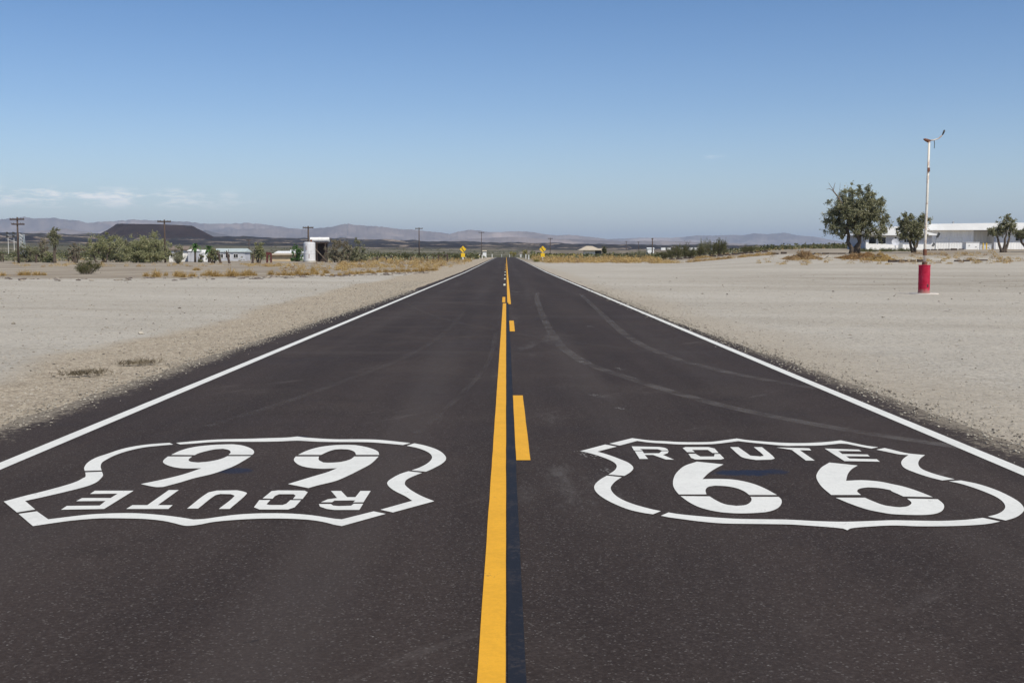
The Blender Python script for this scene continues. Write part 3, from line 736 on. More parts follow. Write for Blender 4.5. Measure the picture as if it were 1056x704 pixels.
tag(m.build('gravel', mat_peb), kind='stuff', label='loose grey brown pebbles scattered over shoulders and dirt lots', cat='gravel')
# ------------------------------------------------------------------ mountains, cinder cone, air
def hill_mat(name, a, b, c3, sc):
    n = NT(name)
    P_ = n.geo.outputs['Position']
    x = n.noise(P_, sc, 8.0, 0.65)
    y = n.noise(n.vec(P_, (1, 1, 3)), sc * 0.35, 6.0, 0.6)
    c = n.mix(n.ramp(x, 0.35, 0.65), a, b)
    c = n.mix(n.ramp(y, 0.5, 0.68, 0, 0.8), c, c3)
    return n.done(c, 0.95, n.bump(x, 0.8, 0.12 / sc), spec=0.05)
mat_mtn = hill_mat('bare_mountain', (0.12, 0.09, 0.08), (0.25, 0.195, 0.165), (0.46, 0.36, 0.30), 0.0022)
mat_mtn_dark = hill_mat('dark_mountain', (0.07, 0.06, 0.06), (0.11, 0.09, 0.085), (0.15, 0.125, 0.11), 0.003)
def ridge(name, pts, r0, depth, seed, mat, foot_y=254.0, step=0.05, amp=0.35):
    px = np.array([p[0] for p in pts], float); py = np.array([p[1] for p in pts], float)
    a0, a1 = math.degrees(math.atan((px[0] - 522) / SC)), math.degrees(math.atan((px[-1] - 522) / SC))
    A = np.deg2rad(np.arange(a0, a1 + step, step)); T = np.linspace(-1, 1, 61)
    AA, TT = np.meshgrid(A, T, indexing='ij')
    pxx = 522 + SC * np.tan(AA)
    top_y = np.interp(pxx, px, py)
    k = 1.0
    D = r0 + TT * depth
    Yd = r0
    Ht = 1.5 + (HZ - top_y) / SC * Yd
    foot = 1.5 + (HZ - 262.0) / SC * Yd - 10
    def rdg(x, y, o):
        t = 0; a_ = .55; w_ = 0
        for i in range(o):
            t = t + a_ * (1 - np.abs(vnoise(x * 2.1 ** i + 13.7 * i, y * 2.1 ** i + 5.3 * i) * 2 - 1)) ** 1.6; w_ += a_; a_ *= .5
        return t / w_
    prof = 1 - np.abs(TT) ** 0.8
    wx = AA * 42 + TT * 2.2 + seed + 1.5 * (vnoise(AA * 40 + seed, TT * 2 + seed) - .5)
    rg_m = rdg(wx, TT * 3.4 + seed + AA * 14, 6)
    mod = np.clip(4 * prof * (1 - prof), 0, 1) ** .8
    shape = prof * (1 - 0.40 * mod) + 0.55 * mod * (rg_m - 0.42)
    h = foot + (Ht - foot) * np.clip(shape, -0.05, 1.0)
    jit = (rdg(AA * 500, TT * 0 + seed, 4) - 0.5) * (Ht - foot) * 0.04 * prof ** 2
    h = h + jit
    X_ = np.tan(AA) * Yd * (D / r0); Y_ = D
    v = np.stack([X_, Y_, h], -1).reshape(-1, 3)
    ni, nj = AA.shape
    idx = np.arange(ni * nj).reshape(ni, nj)
    q = np.stack([idx[:-1, :-1], idx[1:, :-1], idx[1:, 1:], idx[:-1, 1:]], -1).reshape(-1, 4)
    me = bpy.data.meshes.new(name); me.from_pydata(v.tolist(), [], q.tolist()); me.update()
    me.polygons.foreach_set('use_smooth', [True] * len(me.polygons))
    me.materials.append(mat)
    o = bpy.data.objects.new(name, me); COL.objects.link(o); tag(o, kind='structure'); return o
ridge('mountains', [(-700, 240), (-560, 232), (-420, 226), (-300, 230), (-200, 224), (-120, 230), (-60, 229), (0, 227.5), (15, 225.5), (28, 224.2), (38, 226), (48, 225.5), (60, 225.3), (72, 227.5), (84, 228), (92, 230.5), (104, 229.5), (118, 229), (128, 228), (140, 227), (160, 227.8), (180, 228.6), (195, 229.2), (210, 231), (225, 231.5), (240, 231), (258, 230.5), (275, 232), (290, 234), (305, 236.5), (330, 241), (360, 250)], 16500, 2600, 3, mat_mtn)
ridge('mountains', [(200, 246), (225, 240), (250, 236.5), (275, 236), (300, 236), (318, 236.5), (332, 235.5), (345, 234), (354, 231.8), (360, 231.2), (368, 232.6), (380, 233.5), (396, 234.2), (410, 236.5), (430, 237.2), (440, 238.8), (452, 240), (464, 241.5), (474, 239), (484, 237.3), (492, 237.8), (504, 239.8), (516, 239.8), (528, 238.8), (540, 239), (552, 240), (563, 242.3), (574, 243), (588, 242.5), (600, 243.8), (620, 246), (660, 252)], 14500, 2400, 11, mat_mtn)
ridge('mountains', [(520, 250), (560, 246), (600, 245.5), (625, 247), (648, 246), (662, 245.4), (690, 245.6), (706, 244.6), (718, 243), (734, 243.4), (752, 242.5), (765, 242.8), (777, 240.9), (790, 242), (808, 240.3), (822, 243), (840, 244.5), (858, 248), (875, 250.5), (900, 251), (940, 249), (1000, 247), (1080, 245), (1200, 240), (1400, 236), (1700, 234), (2000, 240)], 19000, 3000, 23, mat_mtn)
ridge('mountains', [(150, 252), (190, 247), (208, 239.5), (214, 237.5), (222, 240), (240, 243.5), (262, 246), (290, 250), (320, 253)], 9500, 1100, 31, mat_mtn_dark)
ridge('mountains', [(-260, 250), (-160, 240), (-90, 234), (-30, 238), (10, 242), (40, 239), (70, 236), (100, 241), (130, 246), (170, 252)], 11500, 1500, 37, mat_mtn)
ridge('mountains', [(430, 252), (470, 247.5), (500, 246), (530, 244.5), (560, 246.5), (590, 247), (640, 249), (680, 248.5), (740, 250.5), (800, 253)], 11000, 1400, 43, mat_mtn)

# flat-topped black cinder cone
def cinder_cone():
    Yc = 2600.0; cx = (163 - 522) / SC * Yc
    zt = ztop(Yc, 232.4)
    base = hz(cx, Yc) - 8
    n_a = 160; prof = [(1.0, 0.0), (0.93, .07), (.85, .18), (.76, .34), (.68, .52), (.60, .70), (.53, .87), (.50, .96), (.475, 1.0), (.44, .985), (.36, .90), (.2, .82), (.02, .80)]
    Rb = 76 * mpp(Yc)
    vs = []; fs = []
    for i, (r_, z_) in enumerate(prof):
        for k in range(n_a):
            a = 2 * PI * k / n_a
            nz = float(fbm(np.array([math.cos(a) * 3 + 5]), np.array([math.sin(a) * 3 + 5]), 4)[0]) - 0.5
            gz = float(fbm(np.array([math.cos(a) * 16 + 25]), np.array([math.sin(a) * 16 + i * .25]), 3)[0]) - 0.5
            rr_ = Rb * r_ * (1 + 0.10 * nz + 0.05 * gz)
            zz = base + (zt - base) * z_ * (1 + (0.05 * nz if z_ > .9 else 0.0)) + (1.8 * math.cos(a - 2.9) if z_ > .8 else 0)
            vs.append((cx + rr_ * math.cos(a), Yc + rr_ * math.sin(a), zz))
    for i in range(len(prof) - 1):
        for k in range(n_a):
            k2 = (k + 1) % n_a
            fs.append((i * n_a + k, i * n_a + k2, (i + 1) * n_a + k2, (i + 1) * n_a + k))
    m = MB(); m.add(vs, fs)
    return tag(m.build('cinder_cone', hill_mat('cinder', (0.018, 0.013, 0.015), (0.034, 0.023, 0.023), (0.060, 0.040, 0.036), 0.012), smooth=True), kind='structure')
cinder_cone()

m = MB(); m.box((0, 0, 417), (96000, 96000, 866))
hm = bpy.data.materials.new('air'); hm.use_nodes = True
ht = hm.node_tree; ht.nodes.clear()
ho = ht.nodes.new('ShaderNodeOutputMaterial'); hv = ht.nodes.new('ShaderNodeVolumePrincipled')
hv.inputs['Density'].default_value = 5.2e-5
hv.inputs['Color'].default_value = (0.68, 0.81, 1.0, 1)
hv.inputs['Anisotropy'].default_value = 0.0
ht.links.new(hv.outputs[0], ho.inputs['Volume'])
haze = m.build('haze', hm); tag(haze, kind='stuff')

# ------------------------------------------------------------------ shared materials
mat_wood = plain('weathered_wood', (0.075, 0.052, 0.04), 0.9, 0.35, 3, stretch=(4, 4, 0.4))
mat_timber_shade = plain('timber_and_shade', (0.06, 0.042, 0.034), 0.9, 0.4, 4)
mat_metal = plain('galvanised_metal', (0.42, 0.42, 0.41), 0.45, 0.15, 3, metal=0.6)
mat_whitewall = plain('white_painted_wall', (0.84, 0.835, 0.81), 0.8, 0.07, 0.9, dirt=(0.5, 0.48, 0.43))
mat_whiteroof = plain('white_roof_fascia', (0.84, 0.84, 0.82), 0.6, 0.05, 0.6)
mat_bluewall = plain('pale_blue_grey_wall', (0.50, 0.51, 0.54), 0.8, 0.1, 1.0)
mat_tanwall = plain('tan_wall', (0.52, 0.41, 0.26), 0.9, 0.12, 1.2)
mat_brownroof = plain('brown_roof', (0.20, 0.155, 0.12), 0.9, 0.25, 1.5)
mat_paleroof = plain('pale_metal_roof', (0.46, 0.52, 0.50), 0.5, 0.1, 1.0)
mat_beigeroof = plain('beige_roof', (0.48, 0.41, 0.31), 0.9, 0.12, 1.0)
mat_glass = plain('dark_window_glass', (0.012, 0.014, 0.017), 0.12, 0.1, 1.0)
mat_concrete = plain('concrete', (0.42, 0.39, 0.34), 0.9, 0.15, 2.5)
mat_bark = plain('grey_bark', (0.10, 0.078, 0.06), 0.95, 0.35, 5, stretch=(3, 3, 0.6))
mat_dead = plain('dead_branch', (0.16, 0.125, 0.095), 0.95, 0.3, 5)
mat_yellow_sign = plain('yellow_sign_face', (0.82, 0.52, 0.02), 0.45, 0.06, 2)
mat_black_paint = plain('black_paint', (0.015, 0.015, 0.015), 0.5, 0.1, 2)
mat_white_post = plain('white_post', (0.76, 0.75, 0.71), 0.7, 0.1, 2)
mat_darkmetal = plain('dark_metal', (0.05, 0.048, 0.045), 0.6, 0.25, 4)
mat_rust = plain('rusty_metal', (0.16, 0.065, 0.035), 0.85, 0.3, 8)
leaf_tree = leafmat('olive_leaf', (0.11, 0.12, 0.055), (0.37, 0.36, 0.21), (0.52, 0.48, 0.34))
leaf_grey = leafmat('grey_green_leaf', (0.13, 0.14, 0.075), (0.32, 0.31, 0.19), (0.42, 0.38, 0.26))
leaf_dark = leafmat('dark_green_leaf', (0.048, 0.055, 0.018), (0.135, 0.135, 0.05), (0.2, 0.17, 0.07))
leaf_palm = leafmat('palm_leaf', (0.05, 0.12, 0.03), (0.13, 0.23, 0.07))
leaf_gold = leafmat('dry_golden_stem', (0.36, 0.235, 0.075), (0.62, 0.44, 0.19), (0.72, 0.57, 0.32), 0.3)
leaf_brown = leafmat('dry_brown_stem', (0.24, 0.15, 0.07), (0.44, 0.29, 0.14), (0.5, 0.38, 0.22), 0.2)
leaf_dry = leafmat('dry_grey_twig', (0.16, 0.135, 0.09), (0.32, 0.27, 0.19), (0.15, 0.165, 0.08), 0.15)

# ------------------------------------------------------------------ red drum with a tall white lamp pole
dX, dY = (953.3 - 522) / SC * 44.6, 44.6
dz0 = hz(dX, dY) + 0.0
drum = empty('red_drum', (dX, dY, dz0))
tag(drum, 'faded red steel drum on a round concrete pad holding the tall white pole', 'drum')
n = NT('faded_red_paint')
P_ = n.tc.outputs['Object']
a = n.noise(P_, 3.0, 6.0, 0.65)
c = n.mix(n.ramp(a, 0.3, 0.7), (0.36, 0.008, 0.032), (0.54, 0.028, 0.075))
c = n.mix(n.ramp(n.noise(P_, 6.0, 4.0, 0.7), 0.64, 0.70, 0, 0.8), c, (0.16, 0.012, 0.02))
sz_ = n.t.nodes.new('ShaderNodeSeparateXYZ'); n.link(P_, sz_.inputs[0])
dd = n.math('ADD', sz_.outputs[2], n.math('MULTIPLY', n.noise(P_, 9.0, 5.0, 0.7), -0.35))
c = n.mix(n.ramp(dd, 0.06, -0.12, 0, 0.75), c, (0.33, 0.22, 0.18))
c = n.mix(n.ramp(n.noise(n.vec(P_, (3, 3, .5)), 4.0, 6.0, .7), .56, .68, 0, .55), c, (0.50, 0.10, 0.13))
mat_red = n.done(c, 0.7, spec=0.2)
m = MB(); r_ = 0.218
m.lathe([(r_, 0.03), (r_ + .012, .035), (r_ + .012, .06), (r_, .07), (r_, .37), (r_ + .007, .385), (r_ + .007, .405), (r_, .42), (r_, .72), (r_ + .007, .735), (r_ + .007, .755), (r_, .77), (r_, 1.09), (r_ + .012, 1.10), (r_ + .012, 1.125), (r_, 1.13), (r_ - .02, 1.13), (r_ - .02, 1.10), (.02, 1.10)], 40)
m.build('drum_body', mat_red, drum, smooth=False)
m = MB(); m.lathe([(0.56, -0.03), (0.54, 0.03), (0.1, 0.032)], 28); m.build('pad', plain('pale_concrete_pad', (0.58, 0.54, 0.48), 0.9, 0.15, 3), drum)
m = MB(); m.box((0.07, -r_ - .002, .33), (0.045, 0.012, .11)); m.build('rust_patch', mat_darkmetal, drum)
m = MB(); m.lathe([(0.19, 1.103), (0.19, 1.118), (0.02, 1.12)], 30); m.build('concrete_fill', mat_concrete, drum)
pole = empty('lamp_pole', (dX, dY, dz0 + 1.12))
tag(pole, 'tall weathered white steel pole rising from the red drum, broken lamp arm on top', 'pole')
Hp = ztop(dY, 146.5) - dz0 - 1.12
n = NT('chipped_white_paint')
P_ = n.tc.outputs['Object']
c = n.mix(n.ramp(n.noise(P_, 2.5, 7.0, 0.7), 0.50, 0.60, 0, .8), (0.72, 0.67, 0.58), (0.38, 0.22, 0.14))
mat_chip = n.done(c, 0.6)
m = MB(); m.tube([(0, 0, 0), (0, 0, 1.0), (0.03, 0, 2.6), (0.05, 0, Hp)], [0.056, 0.05, 0.047, 0.04], 14); m.build('shaft', mat_chip, pole, smooth=True)
m = MB(); m.tube([(0, 0, 0.0), (0, 0, .12)], 0.1, 14); m.tube([(0.0, 0, .38), (0.0, 0, .62)], 0.074, 14); m.build('collar', mat_rust, pole)
m = MB(); m.box((0.045, -0.04, Hp - 1.12), (0.08, 0.06, .15)); m.build('junction_box', mat_rust, pole)
m = MB(); m.tube([(-.17, 0, Hp + .05), (-.1, 0, Hp + .03), (0.0, 0, Hp - .02), (.1, 0, Hp)], [.025, .055, .065, .025], 8)
m.box((0.02, 0, Hp + .01), (.15, .09, .06), ry=.35); m.build('fitting', mat_rust, pole)
m = MB(); m.tube([(.06, 0, Hp), (.24, 0, Hp + .02), (.40, 0, Hp + .07), (.52, 0, Hp + .17), (.60, 0, Hp + .27)], [.026, .024, .022, .02, .018], 8); m.build('lamp_arm', mat_chip, pole, smooth=True)
m = MB(); m.tube([(.54, 0, Hp + .19), (.585, 0, Hp + .27), (.625, 0, Hp + .37), (.63, 0, Hp + .41)], [.016, .034, .038, .012], 10); m.build('lamp_socket', mat_darkmetal, pole, smooth=True)
m = MB(); m.tube([(.235, 0, Hp + .03), (.26, 0, Hp - .1), (.255, 0, Hp - .3)], .014, 6); m.build('hanging_cable', mat_darkmetal, pole)

# ------------------------------------------------------------------ curve warning signs by the road
def warning_sign(px, Y, label, post_px=1.0):
    x, y, z = at(px, Y)
    s = empty('warning_sign', (x, y, z - 0.1))
    tag(s, label, 'road sign', 'yellow diamond warning signs')
    u = mpp(Y)
    zc = ztop(Y, 257.3) - z + 0.1; hd = 0.66
    m = MB(); m.box((0, 0.05, (zc + .3) / 2), (0.10, 0.10, zc + .3)); m.build('post', mat_white_post, s)
    pts = [(-hd, zc), (0, zc - hd), (hd, zc), (0, zc + hd)]
    m = MB(); m.prism_xz(pts, -0.02, -0.004); m.build('sign_panel', mat_yellow_sign, s)
    m = MB()
    m.prism_xz([(.16, zc - .44), (.27, zc - .34), (-.02, zc - .02), (.0, zc + .02), (-.06, zc + .12), (-.16, zc + .06), (-.10, zc - .10)], -0.026, -0.0215)
    m.prism_xz([(-.30, zc + .02), (-.05, zc + .22), (-.24, zc + .40)][::-1], -0.026, -0.0215)
    m.build('arrow', mat_black_paint, s)
    zp = ztop(Y, 263.2) - z + 0.1
    m = MB(); m.box((0, -0.012, zp), (0.76, 0.016, 0.76)); m.build('speed_plate', mat_yellow_sign, s)
    m = MB()
    m.box((0, 0.02, .55), (0.22, 0.06, 0.75)); m.build('marker_board', mat_white_post, s)
    return s
warning_sign(477.6, 222, 'yellow diamond curve sign over a square plate left of the road')
warning_sign(559.6, 222, 'yellow diamond curve sign over a square plate right of the road')

# white guard posts where the road drops out of sight
for i, (px, Y, h_) in enumerate(((494.5, 360, 1.1), (507.5, 400, 1.2), (517.4, 470, 1.5), (525.5, 480, 1.5), (532.2, 440, 1.3), (537.4, 440, 1.3), (542.2, 330, 1.2), (545.2, 290, 1.1), (497.3, 330, 1.0))):
    x, y, z = at(px, Y)
    if abs(x) < 4.6: x = math.copysign(5.0 + 0.1 * i, x) if i not in (2, 3) else x; 
    if i in (2, 3): y = 690 + i; x = (px - 522) / SC * y; z = ztop(y, 265.0)-.5; h_ = 2.0
    o = empty('guard_post', (x, y, z - 0.1))
    m = MB(); m.tube([(0, 0, 0), (0, 0, h_ + .1)], 0.13, 8); m.build('post', mat_white_post, o)
    m = MB(); m.tube([(0, 0, h_ + .1), (0, 0, h_ + .16)], [0.15, 0.05], 8); m.build('cap', mat_white_post, o)
    tag(o, ('second', 'third', 'fourth', 'fifth', 'sixth', 'seventh', 'eighth', 'last', 'first')[i] + ' from the left of the short white posts at the end of the road', 'post', 'white posts where the road meets the horizon')

# ------------------------------------------------------------------ utility poles
def utility_pole(px, Y, ytop, label, arms=1, dark=False, lean=0.0, armw=2.4, rad=0.17):
    x, y, z = at(px, Y)
    H = ztop(Y, ytop) - z
    o = empty('utility_pole', (x, y, z - 0.2)); tag(o, label, 'utility pole', 'utility poles across the desert')
    mt = mat_wood
    m = MB(); m.tube([(0, 0, 0), (lean * .5, 0, H * .5), (lean, 0, H + .2)], [rad, rad * .85, rad * .68], 10); m.build('shaft', mt, o, smooth=True)
    for k in range(arms):
        za = H - 0.15 - k * 0.75 if arms > 1 else H - .12
        aw = armw * (1 if k == 0 else .9)
        m = MB(); m.box((lean + (k * .15), -.13, za), (aw, .14, .22), ry=random.uniform(-.02, .02)); a_ = m.build('crossarm', mt, o)
        for q in (-.46, -.28, .28, .46):
            m = MB(); m.tube([(lean + q * aw, -.13, za + .08), (lean + q * aw, -.13, za + .22)], [.035, .05], 6); m.build('insulator', mat_darkmetal, a_)
    return o
random.seed(21)
utility_pole(21.5, 178, 224.5, 'tall dark utility pole with two crossarms at the far left', 2, armw=2.2)
utility_pole(171.8, 190, 227, 'dark wooden utility pole in front of the white house beside the big bushes', 1, armw=2.2)
utility_pole(319, 216, 233.5, 'utility pole with a wide crossarm standing behind the upright white tank', 1, armw=2.0, rad=0.2)
utility_pole(432.6, 330, 235, 'utility pole standing left of the road between the tanks and left warning sign', 1, armw=2.2)
utility_pole(496.6, 520, 239.5, 'small distant utility pole just right of the left warning sign', 1, armw=2.6)
utility_pole(567.3, 470, 245.5, 'distant utility pole just right of the right warning sign', 1, armw=2.0)
utility_pole(672.3, 420, 245.8, 'short dark pole above the small white shed right of the road', 1, armw=.7, rad=.25)
utility_pole(258, 330, 247, 'faint thin pole behind the long mobile home', 1, armw=1.4, rad=.12)
utility_pole(645.5, 900, 249, 'tiny far pole left of the small white shed', 1, armw=2, rad=.3)
utility_pole(658, 900, 249.5, 'tiny far pole nearest the small white shed on its left', 1, armw=2, rad=.3)

# ------------------------------------------------------------------ foliage builders
def rnd_dir(r_, up=0.0):
    v = Vector((r_.gauss(0, 1), r_.gauss(0, 1), r_.gauss(0, 1) + up)); return v.normalized()
def grow(mb, p, d, L, rad, depth, r_, tips, spread=0.6, up=0.25, kids=3, nseg=3, shrink=0.68):
    pts = [p]; rads = [rad]; q = p.copy(); dd = d.copy()
    for i in range(nseg):
        dd = (dd + rnd_dir(r_) * 0.18 + Vector((0, 0, up * 0.12))).normalized()
        q = q + dd * (L / nseg); pts.append(q.copy()); rads.append(rad * (1 - 0.35 * (i + 1) / nseg))
        if depth <= 1: tips.append((q.copy(), L))
    mb.tube(pts, rads, 7 if rad > .06 else 4, cap=False)
    if depth == 0: return
    for k in range(kids):
        nd = (dd + rnd_dir(r_) * spread + Vector((0, 0, up))).normalized()
        base = pts[-1] if k < kids - 1 else pts[-2]
        grow(mb, base.copy(), nd, L * shrink * r_.uniform(.8, 1.2), rads[-1] * .72, depth - 1, r_, tips, spread, up, kids, nseg, shrink)
def make_tree(name, loc, W, H, seed, leafm, nleaf=8000, leaf=(0.22, 0.08), lobes=None, trunks=((0, 0),), trunk_r=0.2, clumps=70, clump=0.085, trunkmat=None, fork=0.22, hollow=0.35):
    """crown = leaf clumps spread through the volume of overlapping lobes (x, z, rx, rz as shares of W and H);
    every clump hangs on a tapered limb that joins the nearest limb below it"""
    r_ = random.Random(seed); rg_ = np.random.default_rng(seed)
    root = empty(name, loc); root.rotation_euler = (0, 0, 0)
    lobes = lobes or ((0, .62, .5, .38),)
    nodes = []                                   # (point, radius) of the skeleton
    mb = MB()
    for (bx_, tx) in trunks:
        p = Vector((bx_ * W, r_.uniform(-.04, .04) * W, -.15)); pts = [p.copy()]; rads = [trunk_r * 1.25]
        top = Vector((tx * W, r_.uniform(-.1, .1) * W, H * .62))
        k = 7
        for i in range(1, k + 1):
            t_ = i / k
            q = p.lerp(top, t_) + Vector((r_.gauss(0, .018) * W, r_.gauss(0, .018) * W, 0)) * (1 if i < k else 0)
            pts.append(q); rads.append(trunk_r * (1.05 - .72 * t_))
        mb.tube(pts, rads, 9, cap=True)
        for q, rr_ in zip(pts, rads):
            if q.z > H * fork: nodes.append((q.copy(), rr_))
    vol = np.array([l[2] ** 2 * l[3] for l in lobes]); vol = vol / vol.sum()
    cl = []
    tries = 0
    while len(cl) < clumps and tries < clumps * 60:
        tries += 1
        l = lobes[rg_.choice(len(lobes), p=vol)]
        d = rg_.normal(size=3); d /= np.linalg.norm(d); rad = rg_.random() ** .45
        p = np.array([(l[0] + d[0] * l[2] * rad) * W, d[1] * l[2] * rad * W * .9, (l[1] + d[2] * l[3] * rad) * H])
        if p[2] < H * .02: continue
        if any(np.linalg.norm(p - c_) < clump * max(W, H) * .62 for c_ in cl): continue
        cl.append(p)
    cl.sort(key=lambda p: abs(p[2] - H * fork) + math.hypot(p[0], p[1]) * .8)
    for c_ in cl:
        v = Vector(c_)
        best = min(nodes, key=lambda n_: (n_[0] - v).length + (2.0 * max(0, n_[0].z - v.z)))
        a_, ra = best
        mid = a_.lerp(v, .5) + Vector((r_.gauss(0, .03), r_.gauss(0, .03), r_.uniform(-.01, .05))) * W
        r0 = max(.012, ra * .55)
        mb.tube([a_, mid, v], [r0, r0 * .75, max(.008, r0 * .4)], 6 if r0 > .05 else 4, cap=False)
        nodes.append((mid, r0 * .8)); nodes.append((v, max(.01, r0 * .45)))
    cl = np.array(cl)
    w_ = rg_.uniform(.15, 1, len(cl)) ** 1.3; w_ /= w_.sum()
    ci = rg_.choice(len(cl), nleaf, p=w_)
    size = rg_.uniform(.6, 1.3, len(cl)) * clump * max(W, H)
    # each clump is a handful of leafy twigs pointing out from it
    ntw = 9
    td = rg_.normal(size=(len(cl), ntw, 3)); td /= np.linalg.norm(td, axis=2)[:, :, None]; td[:, :, 2] -= .12
    tl = rg_.uniform(.55, 1.75, (len(cl), ntw, 1))
    tk = rg_.integers(0, ntw, nleaf)
    along = rg_.random(nleaf) ** .7
    off = td[ci, tk] * tl[ci, tk] * (size[ci] * along)[:, None] + rg_.normal(size=(nleaf, 3)) * (size[ci] * .20)[:, None]
    pt = cl[ci] + off
    pt = pt[pt[:, 2] > .04]
    lm = MB(); lm.leaves(pt, leaf[0], leaf[1], rg_, .15)
    mb.build('trunk', trunkmat or mat_bark, root, smooth=True)
    lm.build('crown', leafm, root)
    return root

# large tree on the right
def place(px, Y, dz=0): x, y, z = at(px, Y); return (x, y, z + dz)
Y0 = 140
t = make_tree('broadleaf_tree', place(882, Y0), 8.4, ztop(Y0, 188) - at(882, Y0)[2], 11, leaf_tree, 70000, (0.18, 0.095), clumps=360, clump=.046,
              lobes=((0.02, .72, .30, .27), (-.28, .47, .22, .24), (.27, .50, .24, .25), (0.0, .50, .34, .27), (-.12, .66, .25, .22), (.18, .68, .22, .2), (-.36, .38, .14, .16), (.40, .40, .11, .15), (-.2, .32, .28, .14), (.2, .32, .28, .13), (0, .62, .42, .30)),
              trunks=((-.07, -.16), (.045, .12), (.0, .0)), trunk_r=.27, fork=.2)
tag(t, 'largest tree, dense crown on two thick trunks, bare dead limb at its upper left', 'tree', 'trees in front of the white buildings')
mb = MB()
u0 = mpp(Y0)
def DB(px, y): return ((px - 882) * u0, -0.6, ztop(Y0, y) - at(882, Y0)[2])
mb.tube([DB(873, 225), DB(866, 212), DB(861, 204), DB(856, 198), DB(855, 195)], [.14, .11, .09, .07, .03], 6)
mb.tube([DB(856, 198), DB(852, 195.5), DB(849, 196.5)], [.05, .035, .02], 5)
mb.tube([DB(856, 198), DB(857, 192), DB(858, 189.5)], [.045, .03, .015], 5)
mb.tube([DB(855.5, 196), DB(852.5, 192), DB(851, 189.5)], [.035, .025, .012], 5)
mb.tube([DB(864, 215), DB(862.5, 200), DB(863, 190)], [.04, .025, .012], 5)
mb.tube([DB(861, 204), DB(858, 207), DB(857, 211)], [.03, .02, .01], 5)
mb.build('dead_limb', mat_dead, t)
Y1 = 146
t = make_tree('broadleaf_tree', place(938, Y1), 5.0, ztop(Y1, 217) - at(938, Y1)[2], 15, leaf_tree, 22000, (0.17, 0.09), clumps=150, clump=.06,
              lobes=((-.12, .72, .24, .26), (.26, .70, .22, .22), (-.28, .42, .2, .16), (.1, .46, .38, .22), (0, .6, .4, .2)), trunks=((.1, -.22), (.14, .02), (.12, .3)), trunk_r=.2, fork=.2)
tag(t, 'medium leaning tree behind the white pole, trunk bending left', 'tree', 'trees in front of the white buildings')
Y2 = 143
t = make_tree('broadleaf_tree', place(1034, Y2), 3.9, ztop(Y2, 219) - at(1034, Y2)[2], 5, leaf_tree, 9000, (0.17, 0.085), clumps=95, clump=.055,
              lobes=((-.25, .52, .26, .12), (.08, .72, .3, .24), (.3, .55, .2, .2), (-.05, .58, .3, .15)), trunks=((-.05, -.3), (0.0, .05), (.07, .28)), trunk_r=.19, fork=.3)
tag(t, 'sparse tree with dark forked trunks in front of the white hall', 'tree', 'trees in front of the white buildings')
t = make_tree('broadleaf_tree', place(1060, Y2), 4.2, ztop(Y2, 230) - at(1060, Y2)[2], 9, leaf_tree, 9000, (0.17, 0.085), clumps=95, clump=.06,
              lobes=((-.25, .62, .26, .15), (.15, .75, .34, .22), (-.05, .62, .3, .2)), trunks=((.02, -.36), (.05, .1), (.06, .3)), trunk_r=.22, fork=.3)
tag(t, 'crooked tree cut off by the right edge, trunk leaning left', 'tree', 'trees in front of the white buildings')

# tamarisk thicket and other trees on the left
THICK = ((-.24, .42, .26, .38), (.22, .46, .28, .42), (0, .55, .34, .42), (-.1, .2, .4, .2), (.12, .2, .38, .2))
SNAG = ((0, .72, .45, .26), (-.2, .5, .3, .12), (.2, .42, .3, .12))
UP = ((0, .62, .42, .34), (-.15, .35, .35, .2), (.15, .4, .35, .25))
AIRY = ((-.3, .45, .2, .3), (0, .75, .3, .24), (.3, .55, .22, .34), (.05, .45, .3, .3))
def tam(px, Y, wpx, ytop_, seed, label, leafm=leaf_grey, n_=7000, name='desert_tree', lobes=THICK, clumps=110, clump=.06, trunk_r=.13, trunks=((-.08, -.3), (.06, .28), (0, .0), (-.02, -.1)), fork=.05, group='trees and thickets left of the road', leaf=(.24, .09)):
    u = mpp(Y); x, y, z = at(px, Y)
    t = make_tree(name, (x, y, z), wpx * 1.2 * u, (ztop(Y, ytop_) - z) * 1.06, seed, leafm, int(n_ * 1.3), leaf, lobes=lobes, trunks=trunks, trunk_r=trunk_r, clumps=clumps, clump=clump, fork=fork)
    return tag(t, label, 'tree', group)
leaf_grey2 = leafmat('fresh_grey_green_leaf', (0.17, 0.185, 0.085), (0.40, 0.395, 0.21), (0.50, 0.45, 0.28))
tam(107, 196, 40, 241.5, 31, 'airy grey green tree behind the lone dark creosote bush', leaf_grey2, n_=8000, lobes=AIRY, clumps=85, clump=.06, fork=.12, trunk_r=.16)
tam(126, 200, 30, 243.5, 32, 'greyish tree between the airy tree and the biggest rounded thicket', n_=8000)
tam(147, 186, 46, 242.5, 33, 'biggest rounded grey green thicket, left of the second utility pole', leaf_grey2, n_=19000, clumps=150, clump=.06)
tam(160, 200, 34, 239.5, 34, 'tall grey green thicket directly beside the second utility pole', leaf_grey2, n_=13000, clumps=110, clump=.065)
tam(29, 196, 20, 252.5, 35, 'low grey green bush mass right of the far left utility pole', n_=5500, name='desert_shrub', clumps=50, clump=.1)
tam(42, 200, 16, 253, 36, 'low bush between the thin snag and the far left pole', n_=4500, name='desert_shrub', clumps=40, clump=.1)
tam(49, 190, 9, 245, 37, 'thin ragged snag, left of the shaggy narrow tree', leaf_dry, 900, lobes=SNAG, clumps=18, clump=.08, fork=.35, trunks=((0, .02), (.1, .2)))
